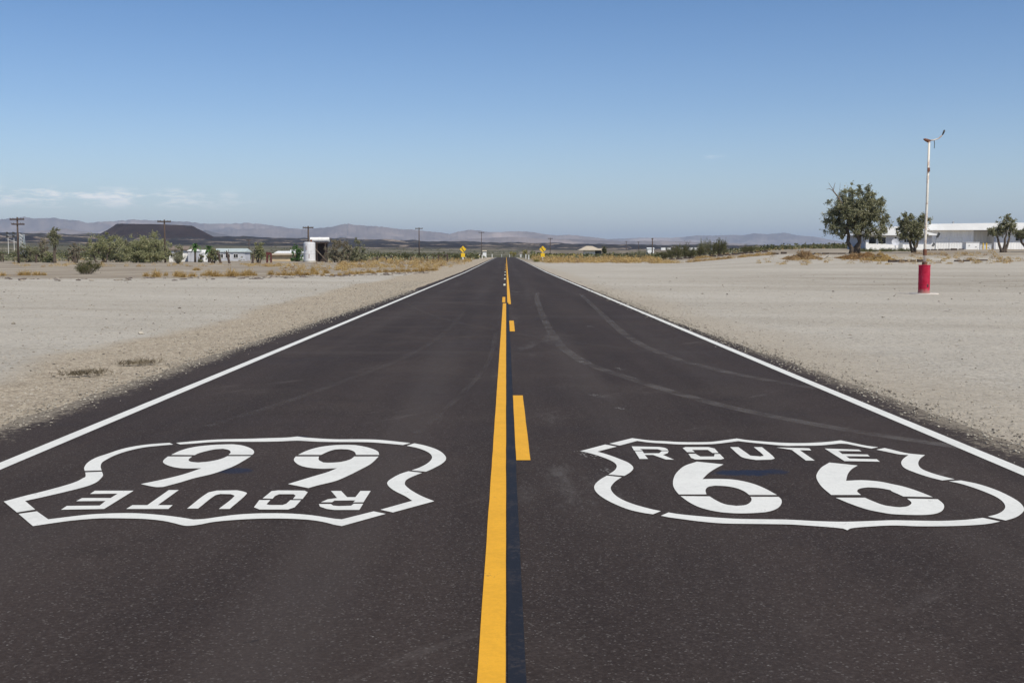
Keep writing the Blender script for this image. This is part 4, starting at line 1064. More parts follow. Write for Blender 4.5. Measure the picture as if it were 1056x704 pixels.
tam(58, 182, 12, 236, 38, 'shaggy narrow tree with tufted top like a dying palm', leaf_grey, 2400, lobes=((0, .84, .36, .15), (0, .7, .45, .12), (.1, .58, .3, .1), (0, .5, .2, .2)), clumps=34, clump=.06, fork=.45, trunks=((0, .02), (.05, .12)), trunk_r=.2)
tam(55, 186, 16, 259, 39, 'green bush at the foot of the shaggy narrow tree', leaf_grey2, 3000, name='desert_shrub', clumps=34, clump=.1)
tam(80, 180, 14, 250.5, 40, 'thin half dead tree left of the airy tree', leaf_dry, 1500, lobes=AIRY, clumps=26, clump=.07, fork=.2)
tam(185.5, 176, 9, 252, 41, 'small dark shrub standing just right of the second utility pole', leaf_grey, 1300, name='desert_shrub', lobes=UP, clumps=18, clump=.09)
tam(208, 196, 6, 262, 42, 'small green shrub in front of the small white shed', leaf_grey, 900, name='desert_shrub', clumps=14, clump=.12)
tam(221, 185, 12, 256.5, 43, 'yellowish green shrubby tree between the palms and the mobile home', leaf_grey2, 3000, lobes=AIRY, clumps=36, clump=.09)
tam(268, 186, 13, 249.5, 44, 'upright green desert tree right of the mobile home', leaf_grey2, 3400, lobes=UP, clumps=44, clump=.075, fork=.15)
tam(307, 222, 13, 252.5, 45, 'bright green thicket left of the upright white tank', leaf_palm, 3500, clumps=44, clump=.09)
tam(349, 205, 24, 244.5, 46, 'tall scraggly grey tree leaning against the raised tank', leaf_dry, 6000, clumps=70, clump=.07)
tam(366, 208, 20, 246.5, 47, 'rounded grey shrub at the right end of the raised tank thicket', leaf_grey, 5000, clumps=60, clump=.08)
tam(374, 212, 8, 256, 48, 'small grey shrub on the outer right of the tank thicket', leaf_grey, 1300, name='desert_shrub', clumps=18, clump=.1)
for i, (px, yt, lab, sd) in enumerate(((202.5, 250, 'left green fan palm behind the white house', 51), (216.5, 252.5, 'right smaller green fan palm behind the white house', 52))):
    Y = 198; x, y, z = at(px, Y); H = ztop(Y, yt) - z
    root = empty('palm_tree', (x, y, z - .1)); tag(root, lab, 'palm', 'green palms by the houses')
    m = MB(); m.tube([(0, 0, 0), (.05, 0, H * .75)], [.2, .15], 8); m.build('trunk', mat_bark, root, smooth=True)
    r_ = random.Random(sd); m = MB()
    for k in range(46):
        a = r_.uniform(0, 2 * PI); e = r_.uniform(-.7, 1.1); L = r_.uniform(.9, 1.45)
        d = Vector((math.cos(a) * math.cos(e), math.sin(a) * math.cos(e), math.sin(e)))
        s_ = d.cross(Vector((0, 0, 1))).normalized() * .17
        p0 = Vector((.05, 0, H * .76)); p1 = p0 + d * L * .6; p2 = p0 + d * L - Vector((0, 0, .35 * L))
        m.add([p0, p1 + s_, p2, p1 - s_], [(0, 1, 2, 3)])
    m.build('crown', leaf_palm, root)
# dark leaning stumps
for px, yt, lean, lab in ((226, 258.5, -.5, 'dark broken snag leaning left in front of the mobile home'), (235, 258, -.5, 'dark snag leaning left near the middle of the mobile home'), (258.5, 262, .1, 'dark stump at the right end of the mobile home'), (36.5, 262, .1, 'dark stub added for a trunk shadow in the low bushes at far left')):  # the last stub is added in place of a tree trunk's shadow
    Y = 184; x, y, z = at(px, Y); H = ztop(Y, yt) - z
    root = empty('dead_snag_or_shade_stub', (x, y, z - .1)); tag(root, lab, 'dead tree')
    m = MB(); m.tube([(0.45, 0, 0), (.45 + lean * .5, 0, H * .5), (.45 + lean, 0, H)], [.2, .17, .08], 7); m.build('trunk', mat_wood, root)
    m = MB(); m.tube([(.45 + lean * .6, 0, H * .6), (.1 + lean, .1, H * .95)], [.09, .03], 5); m.tube([(.45 + lean * .6, 0, H * .65), (.8 + lean, .1, H * 1.1)], [.08, .03], 5); m.build('branch', mat_wood, root)
# ------------------------------------------------------------------ buildings
def wallbox(m, x0, x1, y0, y1, z0, z1): m.box(((x0 + x1) / 2, (y0 + y1) / 2, (z0 + z1) / 2), (x1 - x0, y1 - y0, z1 - z0)); return m
def window(parent, xc, zc, w_, h_, yf, mullions=1, frame=mat_white_post, glass=mat_glass):
    m = MB()
    f = .07
    m.box((xc - w_ / 2, yf - .03, zc), (f, .08, h_ + f)); m.box((xc + w_ / 2, yf - .03, zc), (f, .08, h_ + f))
    m.box((xc, yf - .032, zc + h_ / 2), (w_ - f, .08, f)); m.box((xc, yf - .032, zc - h_ / 2), (w_ - f, .1, f))
    for k in range(mullions):
        m.box((xc - w_ / 2 + w_ * (k + 1) / (mullions + 1), yf - .028, zc), (.05, .06, h_ - f))
    fr = m.build('window', frame, parent)
    m = MB(); m.box((xc, yf - .008, zc), (w_ - f, .012, h_ - f)); m.build('pane', glass, fr)
    return fr

# --- white school building and hall on the right
Yb = 190.0; u = mpp(Yb); zb = hz((950 - 522) / SC * Yb, Yb)
def bx(px): return (px - 950) * u
def bz(y): return ztop(Yb, y) - zb
hall = empty('white_hall', ((950 - 522) / SC * Yb, Yb, zb))
tag(hall, 'long low white hall with deep roof fascia behind the white pole', 'building')
mat_corr = NT('ribbed_white_wall'); n = mat_corr
P_ = n.tc.outputs['Object']
sxx = n.t.nodes.new('ShaderNodeSeparateXYZ'); n.link(P_, sxx.inputs[0])
rib = n.math('SINE', n.math('MULTIPLY', sxx.outputs[0], 14.0))
c = n.mix(n.ramp(n.noise(n.vec(P_, (1, 1, .3)), 1.2, 5.0, .6), .35, .7), (0.78, 0.78, 0.77), (0.87, 0.865, 0.84))
mat_corr = n.done(c, 0.6, n.bump(rib, 0.4, 0.03))
m = MB(); wallbox(m, bx(953), bx(1003), 0, 14, -.6, bz(238)); wallbox(m, bx(1003), bx(1024), 2.6, 14, -.6, bz(238)); wallbox(m, bx(1024), bx(1160), 0, 14, -.6, bz(238))
m.build('wall', mat_corr, hall)
m = MB(); m.prism_xz([(bx(949), bz(238)), (bx(1165), bz(237.2)), (bx(1165), bz(229.5)), (bx(1030), bz(230.4)), (bx(949), bz(231.6))], -1.3, 15)
m.build('roof', mat_whiteroof, hall)
m = MB(); m.box((bx(984), 1, bz(230.8) + .05), (.25, .25, .6)); m.box((bx(1040), 3, bz(230) + .1), (.4, .4, .5)); m.build('vent', mat_metal, hall)
m = MB(); wallbox(m, bx(1024.2), bx(1026.3), -.06, -.003, 0, bz(245)); m.build('door', mat_bluewall, hall)
window(hall, bx(1050), bz(246), 1.2, .9, 0, 1)
school = empty('school_building', ((900 - 522) / SC * Yb, Yb - 4, hz((900 - 522) / SC * Yb, Yb)))
tag(school, 'white single storey building with dark windows, partly behind the largest tree', 'building')
def sx2(px): return (px - 900) * u * (Yb - 4) / Yb
def sz(y): return ztop(Yb - 4, y) - school.location.z
m = MB(); wallbox(m, sx2(884), sx2(952), 0, 10, -.6, sz(243)); m.build('wall', mat_bluewall, school)
m = MB(); wallbox(m, sx2(883.6), sx2(952.2), -.22, -.004, -.6, sz(252.2)); m.build('white_plinth', mat_whitewall, school)
m = MB(); wallbox(m, sx2(883.8), sx2(886.3), -.2, -.004, sz(252.2) + .003, sz(243.2)); m.build('corner_pilaster', mat_whitewall, school)
m = MB(); m.prism_xz([(sx2(880), sz(243)), (sx2(956), sz(243)), (sx2(956), sz(242)), (sx2(930), sz(236.5)), (sx2(914), sz(233.8)), (sx2(898), sz(237)), (sx2(880), sz(242))], -.9, 10.8)
m.build('roof', mat_whiteroof, school)
for a_, b_ in ((886.8, 894.7), (896.6, 904.6)):
    window(school, (sx2(a_) + sx2(b_)) / 2, (sz(244.4) + sz(251.8)) / 2, sx2(b_) - sx2(a_), sz(244.4) - sz(251.8), -.004, 0)
window(school, sx2(914.5), sz(247.5), .45, .9, -.004, 0); window(school, sx2(926), sz(247.5), .9, .9, -.004, 1)
m = MB(); wallbox(m, sx2(917.5), sx2(921.5), -.28, -.224, 0, sz(250.5)); m.build('door', mat_metal, school)

xb, yb2 = (996 - 522) / SC * 182, 182.0
def util_box(px0, px1, Y, y0_, y1_, label, name, mt):
    X0 = (px0 - 522) / SC * Y; X1 = (px1 - 522) / SC * Y; zz = hz((X0 + X1) / 2, Y)
    o = empty(name, ((X0 + X1) / 2, Y, zz)); tag(o, label, 'cabinet')
    h0 = ztop(Y, y1_) - zz; h1 = ztop(Y, y0_) - zz
    w_ = X1 - X0
    m = MB(); wallbox(m, -w_ / 2, w_ / 2, 0, 1.4, -.1, h1 - .06); m.build('body', mt, o)
    m = MB(); wallbox(m, -w_ / 2 - .06, w_ / 2 + .06, -.06, 1.46, h1 - .06, h1); m.build('lid', mat_whiteroof, o)
    m = MB(); wallbox(m, -w_ * .3, -w_ * .2, -.03, -.004, h1 * .5, h1 * .62); wallbox(m, w_ * .2, w_ * .3, -.03, -.004, h1 * .3, h1 * .42); m.build('vent', mat_metal, o)
util_box(995.5, 1009.3, 180, 250, 258, 'large white utility cabinet in front of the hall near the recessed bay', 'utility_cabinet', mat_whitewall)
util_box(1009.8, 1021.8, 184, 252, 257.6, 'pale grey cabinet behind the yellow bollards by the hall', 'utility_cabinet', plain('pale_grey_cabinet', (.55, .56, .57), .7))
for i, px in enumerate((1013.2, 1016.8)):
    x, y, z = at(px, 178); m = MB()
    m.lathe([(.09, 0), (.09, .95), (.06, 1.02), (.01, 1.04)], 10)
    tag(m.build('bollard', mat_yellow_sign, loc=(x, y, z)), ('left', 'right')[i] + ' of the two yellow bollards in front of the pale grey cabinet', 'bollard')
# chain link fence posts and rails before the hall
fe = empty('wire_fence', at(960, 172)); tag(fe, 'thin grey pipe and wire fence in front of the white hall wall', 'fence')
zz0 = at(960, 172)[2]
for px in (952, 964, 978, 991.5):
    x, y, z = at(px, 172); x -= fe.location.x
    m = MB(); m.tube([(x, 0, z - zz0 - .1), (x, 0, z - zz0 + 1.75)], .035, 6); m.build('post', mat_metal, fe)
m = MB(); xa = at(952, 172)[0] - fe.location.x; xb = at(991.5, 172)[0] - fe.location.x
m.tube([(xa, 0, 1.72), (xb, 0, 1.72 + at(991, 172)[2] - zz0)], .022, 5); m.build('top_rail', mat_metal, fe)
n = NT('wire_mesh'); n.done((.45, .45, .45), .5, metal=.5)
P_ = n.tc.outputs['Object']; s1 = n.t.nodes.new('ShaderNodeSeparateXYZ'); n.link(P_, s1.inputs[0])
g1 = n.math('FRACT', n.math('MULTIPLY', n.math('ADD', s1.outputs[0], s1.outputs[2]), 9)); g2 = n.math('FRACT', n.math('MULTIPLY', n.math('SUBTRACT', s1.outputs[0], s1.outputs[2]), 9))
al = n.math('MAXIMUM', n.math('LESS_THAN', g1, .07), n.math('LESS_THAN', g2, .07))
tp = n.t.nodes.new('ShaderNodeBsdfTransparent'); ms = n.t.nodes.new('ShaderNodeMixShader'); n.link(al, ms.inputs[0]); n.link(tp.outputs[0], ms.inputs[1]); n.link(n.b.outputs[0], ms.inputs[2]); n.link(ms.outputs[0], n.out.inputs[0])
m = MB(); m.add([(xa, .01, .05), (xb, .01, .1), (xb, .01, 1.7), (xa, .01, 1.7)], [(0, 1, 2, 3)]); m.build('wire_mesh', n.m, fe)
# floodlight mast leaning before the hall
x, y, z = at(963.5, 176); o = empty('yard_lamp', (x, y, z)); tag(o, 'leaning yard lamp with two dark heads in front of the white hall', 'lamp')
hh = ztop(176, 241.5) - z
m = MB(); m.tube([(0, 0, 0), (.05, 0, hh * .5), (.35, 0, hh - .1)], .06, 8); m.build('post', mat_metal, o)
m = MB(); m.box((.42, -.1, hh - .2), (.3, .25, .75), ry=.5); m.build('lamp_head', mat_darkmetal, o)
m = MB(); m.box((-.28, -.1, hh * .32), (.28, .2, .55), ry=.5); m.tube([(-.28, 0, hh * .32), (.03, 0, hh * .3)], .03, 5); m.build('lamp_head', mat_darkmetal, o)
x, y, z = at(922.5, 180); o = empty('satellite_dish', (x, y, z)); tag(o, 'grey dish on a post against the white building between the two right hand trees', 'dish')
m = MB(); m.tube([(0, 0, 0), (0, 0, 1.0)], .06, 8); m.build('post', mat_metal, o)
m = MB()
for k in range(16):
    pass
m.lathe([(0.03, 0.0), (.3, .04), (.5, .13), (.62, .22), (.62, .24), (.48, .15), (.02, .03)], 20); d_ = m.build('reflector', mat_bluewall, o); d_.location = (0, -.1, 1.15); d_.rotation_euler = (R(65), 0, R(-10))
# dark blocks set in place of shade below the berm lip and trees
def timber(px0, px1, Y, h_, d_, label, mt=mat_timber_shade, name='shade_strip', dz=0.0, seed=0):  # lays rows of dark shade blocks, not timber
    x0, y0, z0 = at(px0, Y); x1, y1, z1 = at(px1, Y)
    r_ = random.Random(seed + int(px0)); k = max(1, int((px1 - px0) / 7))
    root = empty(name, (x0, Y, z0 + dz)); tag(root, label, 'shade strip')
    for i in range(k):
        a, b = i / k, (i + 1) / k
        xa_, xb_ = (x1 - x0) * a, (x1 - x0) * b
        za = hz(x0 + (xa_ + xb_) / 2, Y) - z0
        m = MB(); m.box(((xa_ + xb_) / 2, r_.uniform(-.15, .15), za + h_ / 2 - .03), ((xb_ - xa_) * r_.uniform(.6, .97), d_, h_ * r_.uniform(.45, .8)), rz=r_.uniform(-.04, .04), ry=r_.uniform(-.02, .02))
        m.build('shade_block', mt, root)
timber(689, 727, 205, .42, .4, 'row of dark shade strips along the far edge of the lot, left of the gap in the berm')
timber(731, 792, 196, .40, .4, 'long row of dark shade strips lying along the edge of the right dirt lot')
timber(768, 778, 158, .26, .3, 'single short dark shade strip lying on the right dirt lot')
timber(794, 812, 150, .36, .4, 'short dark shade strips just left of the brush pile')
timber(838, 872, 137, .28, .35, 'dark shade strips left of the trunk of the largest tree')
timber(916, 952, 112, .30, .3, 'dark shade strips in the dry weeds behind the red drum')
timber(984, 1000, 112, .22, .3, 'dark shade strip in dry weeds right of the red drum')
timber(1008, 1018, 113, .22, .3, 'small dark shade strip in dry weeds near the right edge')
timber(952, 994, 165, .35, .5, 'long dark shade strip in front of the wire fence')

# --- shack with beige pyramid roof, far right of road
def house(name, px0, px1, Y, y_eave, y_ridge, y_base_pad, wallm, roofm, label, depth=6.0, hip=0.3, over=.35, wins=(), door=None, gable=False, rz=0.0, cat='house'):
    X0 = (px0 - 522) / SC * Y; X1 = (px1 - 522) / SC * Y; xc = (X0 + X1) / 2; w_ = X1 - X0; zz = hz(xc, Y)
    root = empty(name, (xc, Y, zz - .15), rz); tag(root, label, cat)
    he = ztop(Y, y_eave) - zz + .15; hr = ztop(Y, y_ridge) - zz + .15
    m = MB(); wallbox(m, -w_ / 2, w_ / 2, 0, depth, 0, he); m.build('wall', wallm, root)
    a = w_ / 2 + over
    m = MB()
    vs = [(-a, -over, he), (a, -over, he), (a, depth + over, he), (-a, depth + over, he), (-a * (1 - hip), depth / 2, hr), (a * (1 - hip), depth / 2, hr),
          (-a, -over, he - .12), (a, -over, he - .12), (a, depth + over, he - .12), (-a, depth + over, he - .12)]
    vs = [(x, y, z + .122) for x, y, z in vs]
    m.add(vs, [(0, 1, 5, 4), (1, 2, 5), (2, 3, 4, 5), (3, 0, 4), (0, 6, 7, 1), (1, 7, 8, 2), (2, 8, 9, 3), (3, 9, 6, 0), (9, 8, 7, 6)])
    m.build('roof', roofm, root)
    for (fx, fz, ww, wh) in wins: window(root, fx * w_ / 2, he * fz, ww, wh, -.004, 1)
    if door is not None:
        m = MB(); m.box((door * w_ / 2, -.025, 1.0), (.9, .04, 2.0)); d = m.build('door', mat_bluewall, root)
        m = MB(); m.box((door * w_ / 2 + .32, -.06, 1.0), (.06, .04, .12)); m.build('handle', mat_darkmetal, d)
    return root
house('desert_house', 602.5, 613.5, 480, 258.4, 254.2, 0, mat_whitewall, mat_beigeroof, 'small white house with beige hipped roof right of the road', depth=6, hip=.75, over=2.6, wins=((-.4, .5, 1.2, 1.0), (.3, .5, 1.2, 1.0)))
house('desert_shed', 613.8, 620, 482, 258.8, 256.8, 0, mat_darkmetal, mat_beigeroof, 'dark walled lean-to with beige roof attached right of the hipped roof house', depth=5, hip=.1, over=.6)  # walls take the dark metal colour
house('desert_shed', 667.3, 674, 440, 256.8, 256.0, 0, mat_whitewall, mat_whiteroof, 'small white shed below the short dark pole right of the road', depth=3, hip=.05, over=.2, wins=((0.3, .5, .6, .5),))
house('desert_shed', 498, 501.6, 520, 259.6, 258.6, 0, mat_whitewall, mat_beigeroof, 'tiny pale shed between left warning sign and the road', depth=3, hip=.1, over=.3, wins=((0, .5, .4, .4),))
# left houses
house('white_house', 176, 194.8, 205, 258.0, 254.5, 0, mat_whitewall, mat_brownroof, 'white walled house with flat brown roof behind the second utility pole', depth=7, hip=.06, over=.35, wins=((.25, .6, .8, .7), (-.6, .6, .8, .7)), door=-.1)
house('garden_shed', 195.2, 203.6, 203, 259.3, 258.0, 0, mat_bluewall, mat_whitewall, 'grey blue shed joined to the right of the white house', depth=4, hip=.02, over=.12, door=.35)
house('garden_shed', 204.5, 213, 206, 261.3, 258.6, 0, mat_whitewall, mat_whitewall, 'small white shed between the two palms', depth=3, hip=.1, over=.1, door=.1)
house('mobile_home', 222, 253.5, 232, 260.2, 257.0, 0, mat_bluewall, mat_paleroof, 'long pale mobile home with light bluish metal roof', depth=5, hip=.05, over=.25, wins=((-.55, .6, .9, .8), (-.1, .6, .9, .8), (.42, .6, .9, .8)), door=.75)
house('tan_building', 281.5, 301, 226, 263.2, 262.0, 0, mat_tanwall, mat_beigeroof, 'low tan wall building with pale flat roof left of the upright tank', depth=6, hip=.05, over=.5)
house('white_house', 286, 309, 262, 261.3, 259.6, 0, mat_whitewall, mat_whiteroof, 'white flat roofed building behind the tan building', depth=6, hip=.05, over=.4, wins=((0, .5, .9, .7),))
o = empty('roof_cooler', ((302 - 522) / SC * 262, 264, ztop(262, 260.8))); tag(o, 'boxy white cooler on the roof of the white flat roofed building', 'air cooler')
m = MB(); m.box((0, 0, .32), (1.4, 1.0, .66)); m.build('body', mat_whiteroof, o)
m = MB()
for k in range(4): m.box((0, -.512, .14 + .13 * k), (1.1, .02, .05))
m.build('louver', mat_metal, o)

# --- tanks
Yt = 208; x, y, z = at(320, Yt); o = empty('water_tank', (x, y, z - .1)); tag(o, 'upright white cylindrical tank with stains on a pale plinth', 'tank')
mt_tank = plain('stained_white_tank', (.70, .70, .70), .6, .08, 1.5, dirt=(.40, .36, .34), stretch=(2, 2, .5))
ut = mpp(Yt); Ht = ztop(Yt, 250) - z + .1
m = MB(); m.lathe([(6.0 * ut, .35), (6.0 * ut, Ht * .45), (6.0 * ut + .03, Ht * .455), (6.0 * ut + .03, Ht * .475), (6.0 * ut, Ht * .48), (6.0 * ut, Ht - .12), (4.6 * ut, Ht), (.05, Ht + .03)], 32); m.build('shell', mt_tank, o)
m = MB(); m.lathe([(6.6 * ut, 0), (6.6 * ut, .34), (.1, .345)], 28); m.build('plinth', mat_concrete, o)
m = MB(); m.tube([(.3, .1, Ht), (.3, .1, Ht + .45)], .2, 10); m.build('hatch', mat_rust, o)
m = MB(); m.box((-6 * ut * .38, -6 * ut * .93 - .03, Ht * .72), (.16, .03, .8)); m.box((6 * ut * .1, -6 * ut - .02, Ht * .32), (.16, .03, .7)); m.build('rust_streak', plain('grey_brown_stain', (.33, .28, .28), .9), o)
x, y, z = at(330.5, Yt + 1.5); o = empty('raised_tank', (x, y, z - .1)); tag(o, 'white horizontal tank lying on a tall dark timber stand beside the upright tank', 'tank')
zc = ztop(Yt + 1.5, 247.6) - z + .1; rt = 2.6 * ut; L = 9.6 * ut
m = MB(); m.tube([(-L - .06, 0, zc), (-L, 0, zc), (-.15, 0, zc), (-.12, 0, zc), (.12, 0, zc), (.15, 0, zc), (L, 0, zc), (L + .08, 0, zc)], [rt * .8, rt, rt, rt + .03, rt + .03, rt, rt, rt * .8], 24); m.build('shell', plain('white_tank', (.76, .75, .71), .5, .06, 1.5), o)
zf = zc - rt
for a_ in (-1, 1):
    for b_ in (-1, 1):
        m = MB(); m.box((a_ * L * .7, b_ * .9, zf / 2), (.22, .22, zf)); m.build('leg', mat_timber_shade, o)
m = MB(); m.box((0, 0, zf - .1), (L * 1.9, 2.0, .18)); m.build('platform', mat_timber_shade, o)
m = MB(); m.box((0, .96, zf * .5), (L * 1.5, .08, zf * .9)); m.build('back_board', mat_timber_shade, o)
m = MB(); m.box((L * .1, -1.04, zf * .45), (.14, .1, zf * 1.05), ry=-.75); m.build('brace', mat_dead, o)
m = MB(); m.box((-L * .2, -1.0, zf * .5), (.12, .1, zf * .9)); m.box((-L * .55, -.98, zf * .5), (.10, .1, zf * .9), ry=.1); m.build('brace', mat_wood, o)

# --- rail signal mast with dark heads and lattice at far left
x, y, z = at(14, 260); o = empty('signal_mast', (x, y, z)); tag(o, 'pale lattice signal mast with four dark round heads at the far left', 'signal')
um = mpp(260)
def q(px, y_): return ((px - 14) * um, 0, ztop(260, y_) - z)
m = MB(); m.tube([q(11.5, 262), q(11.5, 240)], .05, 6); m.tube([q(17.5, 262), q(17.5, 240)], .05, 6); m.tube([q(9, 243.2), q(20, 243.2)], .04, 6); m.tube([q(9, 246.5), q(20, 250)], .04, 6); m.build('mast', mat_white_post, o)
for px, y_ in ((11, 240.8), (17.5, 240.8), (11, 244), (17.5, 244)):
    c_ = Vector(q(px, y_)); m = MB(); m.tube([c_ + Vector((0, -.3, 0)), c_ + Vector((0, .05, 0))], [.28, .25], 12); m.build('signal_head', mat_darkmetal, o)
x, y, z = at(25, 262); o = empty('lattice_tower', (x, y, z)); tag(o, 'short pale blue lattice tower just right of the far left utility pole', 'tower')
def q(px, y_, yy=0): return ((px - 25) * um, yy, ztop(262, y_) - z)
m = MB(); m.tube([q(23, 264), q(23.6, 242)], .06, 5); m.tube([q(27.4, 264), q(26.8, 242)], .06, 5); m.tube([q(23, 264, .9), q(23.6, 242, .7)], .06, 5); m.tube([q(27.4, 264, .9), q(26.8, 242, .7)], .06, 5); m.build('leg', plain('pale_blue_metal', (.5, .58, .62), .6), o)
m = MB()
for k in range(6):
    ya, yb_ = 262 - k * 3.4, 262 - (k + 1) * 3.4
    m.tube([q(23.1, ya), q(27.2, yb_)], .04, 4); m.tube([q(27.2, ya), q(23.1, yb_)], .04, 4)
m.build('bracing', mat_metal, o)
# low dark table-like rack
def rack(px0, px1, Y, yt, label, name='timber_rack', cat='rack', legs=4, mt=mat_wood):
    x0, y0, z0 = at(px0, Y); x1 = at(px1, Y)[0]; H = ztop(Y, yt) - z0; w_ = x1 - x0
    o = empty(name, (x0, Y, z0)); tag(o, label, cat)
    m = MB(); m.box((w_ / 2, .4, H), (w_, .9, .16)); m.build('top', mt, o)
    for k in range(legs):
        m = MB(); m.box((w_ * (k + .5) / legs, .05 if k % 2 else .7, H / 2 - .1), (.16, .16, H - .1)); m.build('leg', mt, o)
rack(-8, 7.5, 205, 262.5, 'dark timber table rack at the far left edge')
rack(70, 78, 205, 264.5, 'small dark timber rack left of the thin half dead tree')
# dark red frame
x, y, z = at(278.5, 196); o = empty('rusty_pump', (x, y, z)); tag(o, 'dark red upright pump frame left of the tan building', 'pump')
H = ztop(196, 260) - z
mt_dr = plain('dark_red_paint', (.10, .022, .02), .8)
m = MB(); m.box((-.35, 0, H / 2), (.28, .3, H)); m.box((.33, 0, H * .45), (.24, .3, H * .9)); m.build('upright', mt_dr, o)
m = MB(); m.box((0, 0, H * .84), (.55, .28, .42)); m.build('header', mt_dr, o)

# timber rail fence running along behind the left lot, left of the road
fx = [(385, 266.6), (389.5, 264), (399, 265), (404, 263.5), (424, 264.5), (441, 264), (447, 264), (452.3, 262.8), (461.5, 262)]
fe = empty('rail_fence', at(385, 215)); tag(fe, 'sparse old timber posts and rails standing in the golden weeds left of the road', 'fence')
fz = fe.location.z; fX = fe.location.x
prev = None
for i, (px, yt) in enumerate(fx):
    x, y, z = at(px, 215 + (i % 3) * 1.0); H = ztop(215, yt) - z
    m = MB(); m.box((x - fX, y - 215, z - fz + H / 2 - .1), (.2 if px < 452 else .34, .2, H + .2)); m.build('post', mat_wood, fe)
m = MB(); a_ = at(452.3, 215)[0] - fX; b_ = at(461.5, 215)[0] - fX; m.tube([(a_, 0, .3), (b_, 0, 1.3)], .07, 6); m.tube([(a_, 0, 1.25), (b_, 0, 1.3)], .06, 6); m.build('rail', mat_wood, fe)
m = MB(); m.tube([(0, .3, .7), (at(404, 215)[0] - fX, .3, .95)], .06, 5); m.build('rail', mat_dead, fe)

# far train of pale cars on the right
seen_fc = {}
for i, (px, wpx, br) in enumerate(((683.5, 5, 1), (689, 4, 1), (695.5, 6.5, 0), (702, 4.5, 1), (707, 4, 0), (712, 4.5, 1), (717.5, 5, 1), (723.5, 5.5, 0), (729.5, 4, 0), (735, 4, 1))):
    Y = 900; x, y, z = at(px, Y); u9 = mpp(Y); w_ = wpx * u9 * .9
    zt_ = ztop(Y, 255.4 if br else 256.0)
    o = empty('freight_car', (x, y, z)); H = zt_ - z
    seen_fc[br] = seen_fc.get(br, 0) + 1
    tag(o, ('first', 'second', 'third', 'fourth', 'fifth', 'sixth')[seen_fc[br] - 1] + ' from the left of the ' + ('pale' if br else 'dark') + ' freight cars in the far train', 'freight car', ('pale' if br else 'dark') + ' freight cars of the far train')
    m = MB(); m.box((0, 0, max(H - 1.4, .9 + .1)), (w_, 2.8, 2.4)); m.build('body', mat_whitewall if br else mat_darkmetal, o)
    m = MB(); m.box((0, 0, max(H - 1.4, 1.0) - 1.38), (w_ * .96, 2.2, .3)); m.build('underframe', mat_darkmetal, o)
    for k in (-.34, .34):
        m = MB(); m.box((k * w_, 0, max(H - 1.4, 1.0) - 1.9), (.7, 2.0, .7)); m.build('wheel_set', mat_darkmetal, o)
# embankment carrying it
m = MB(); xA = at(620, 900)[0]; xB = at(800, 900)[0]; zA = at(700, 900)[2]; Ht_ = ztop(900, 258.2)
m.add([(xA - 80, 885, zA - 6), (xB + 80, 885, zA - 6), (xB + 60, 897, Ht_), (xA - 60, 897, Ht_), (xA - 60, 904, Ht_), (xB + 60, 904, Ht_), (xB + 80, 916, zA - 6), (xA - 80, 916, zA - 6)], [(0, 1, 2, 3), (3, 2, 5, 4), (4, 5, 6, 7), (0, 3, 4, 7), (1, 6, 5, 2)])
tag(m.build('railway_embankment', plain('embankment_dirt', (.13, .11, .085), .95, .3, .05)), kind='structure')

# ------------------------------------------------------------------ bushes
def bush_mesh(seed, kind):
    """one metre tall and about 1.3 m wide prototype: (stems, foliage) meshes"""
    r_ = random.Random(seed); rg_ = np.random.default_rng(seed)
    st = MB(); fo = MB()
    if kind == 'dry':
        n_ = 300
        a = rg_.uniform(0, 2 * PI, n_); e = np.arccos(rg_.uniform(0.02, 1, n_)); L = rg_.uniform(.3, 1.0, n_) * (0.8 + .2 * np.cos(a * 3 + seed))
        d = np.stack([np.cos(a) * np.sin(e) * 1.0, np.sin(a) * np.sin(e) * 1.0, np.cos(e)], 1)
        o_ = rg_.normal(size=(n_, 3)) * np.array([.16, .16, 0.0])
        tip = o_ + d * L[:, None] * np.array([.66, .66, .95])
        for i in range(n_):
            s_ = Vector(d[i]).cross(Vector((0.1, 0.2, 1))).normalized() * .016
            mid = Vector(o_[i] * .6 + tip[i] * .4)
            fo.add([Vector(o_[i]), mid + s_, Vector(tip[i]), mid - s_], [(0, 1, 2, 3)])
        tt = tip[rg_.integers(0, n_, 1100)] * rg_.uniform(.55, 1.02, (1100, 1)); tt[:, 2] = np.abs(tt[:, 2])
        fo.leaves(tt, .11, .03, rg_, .4)
    else:
        tips = []
        for k in range(11):
            a = r_.uniform(0, 2 * PI); d = Vector((math.cos(a) * r_.uniform(.2, 1), math.sin(a) * r_.uniform(.2, 1), 1)).normalized()
            grow(st, Vector((r_.uniform(-.08, .08), r_.uniform(-.08, .08), -.05)), d, r_.uniform(.45, .62), .018, 1, r_, tips, .7, .3, 3, 3, .6)
        tp = np.array([list(t[0]) for t in tips]); tp = tp[tp[:, 2] > .1]
        n_ = 2200
        ci = rg_.integers(0, len(tp), n_)
        c_ = tp[ci] + rg_.normal(size=(n_, 3)) * .075
        c_ = c_[c_[:, 2] > .02]
        fo.leaves(c_, .06, .03, rg_, .2)
        sc_ = 1.0 / np.percentile(tp[:, 2], 97)
        st.v = [tuple(q_ * sc_ for q_ in v) for v in st.v]; fo.v = [tuple(q_ * sc_ for q_ in v) for v in fo.v]
    return st, fo
protos = {}
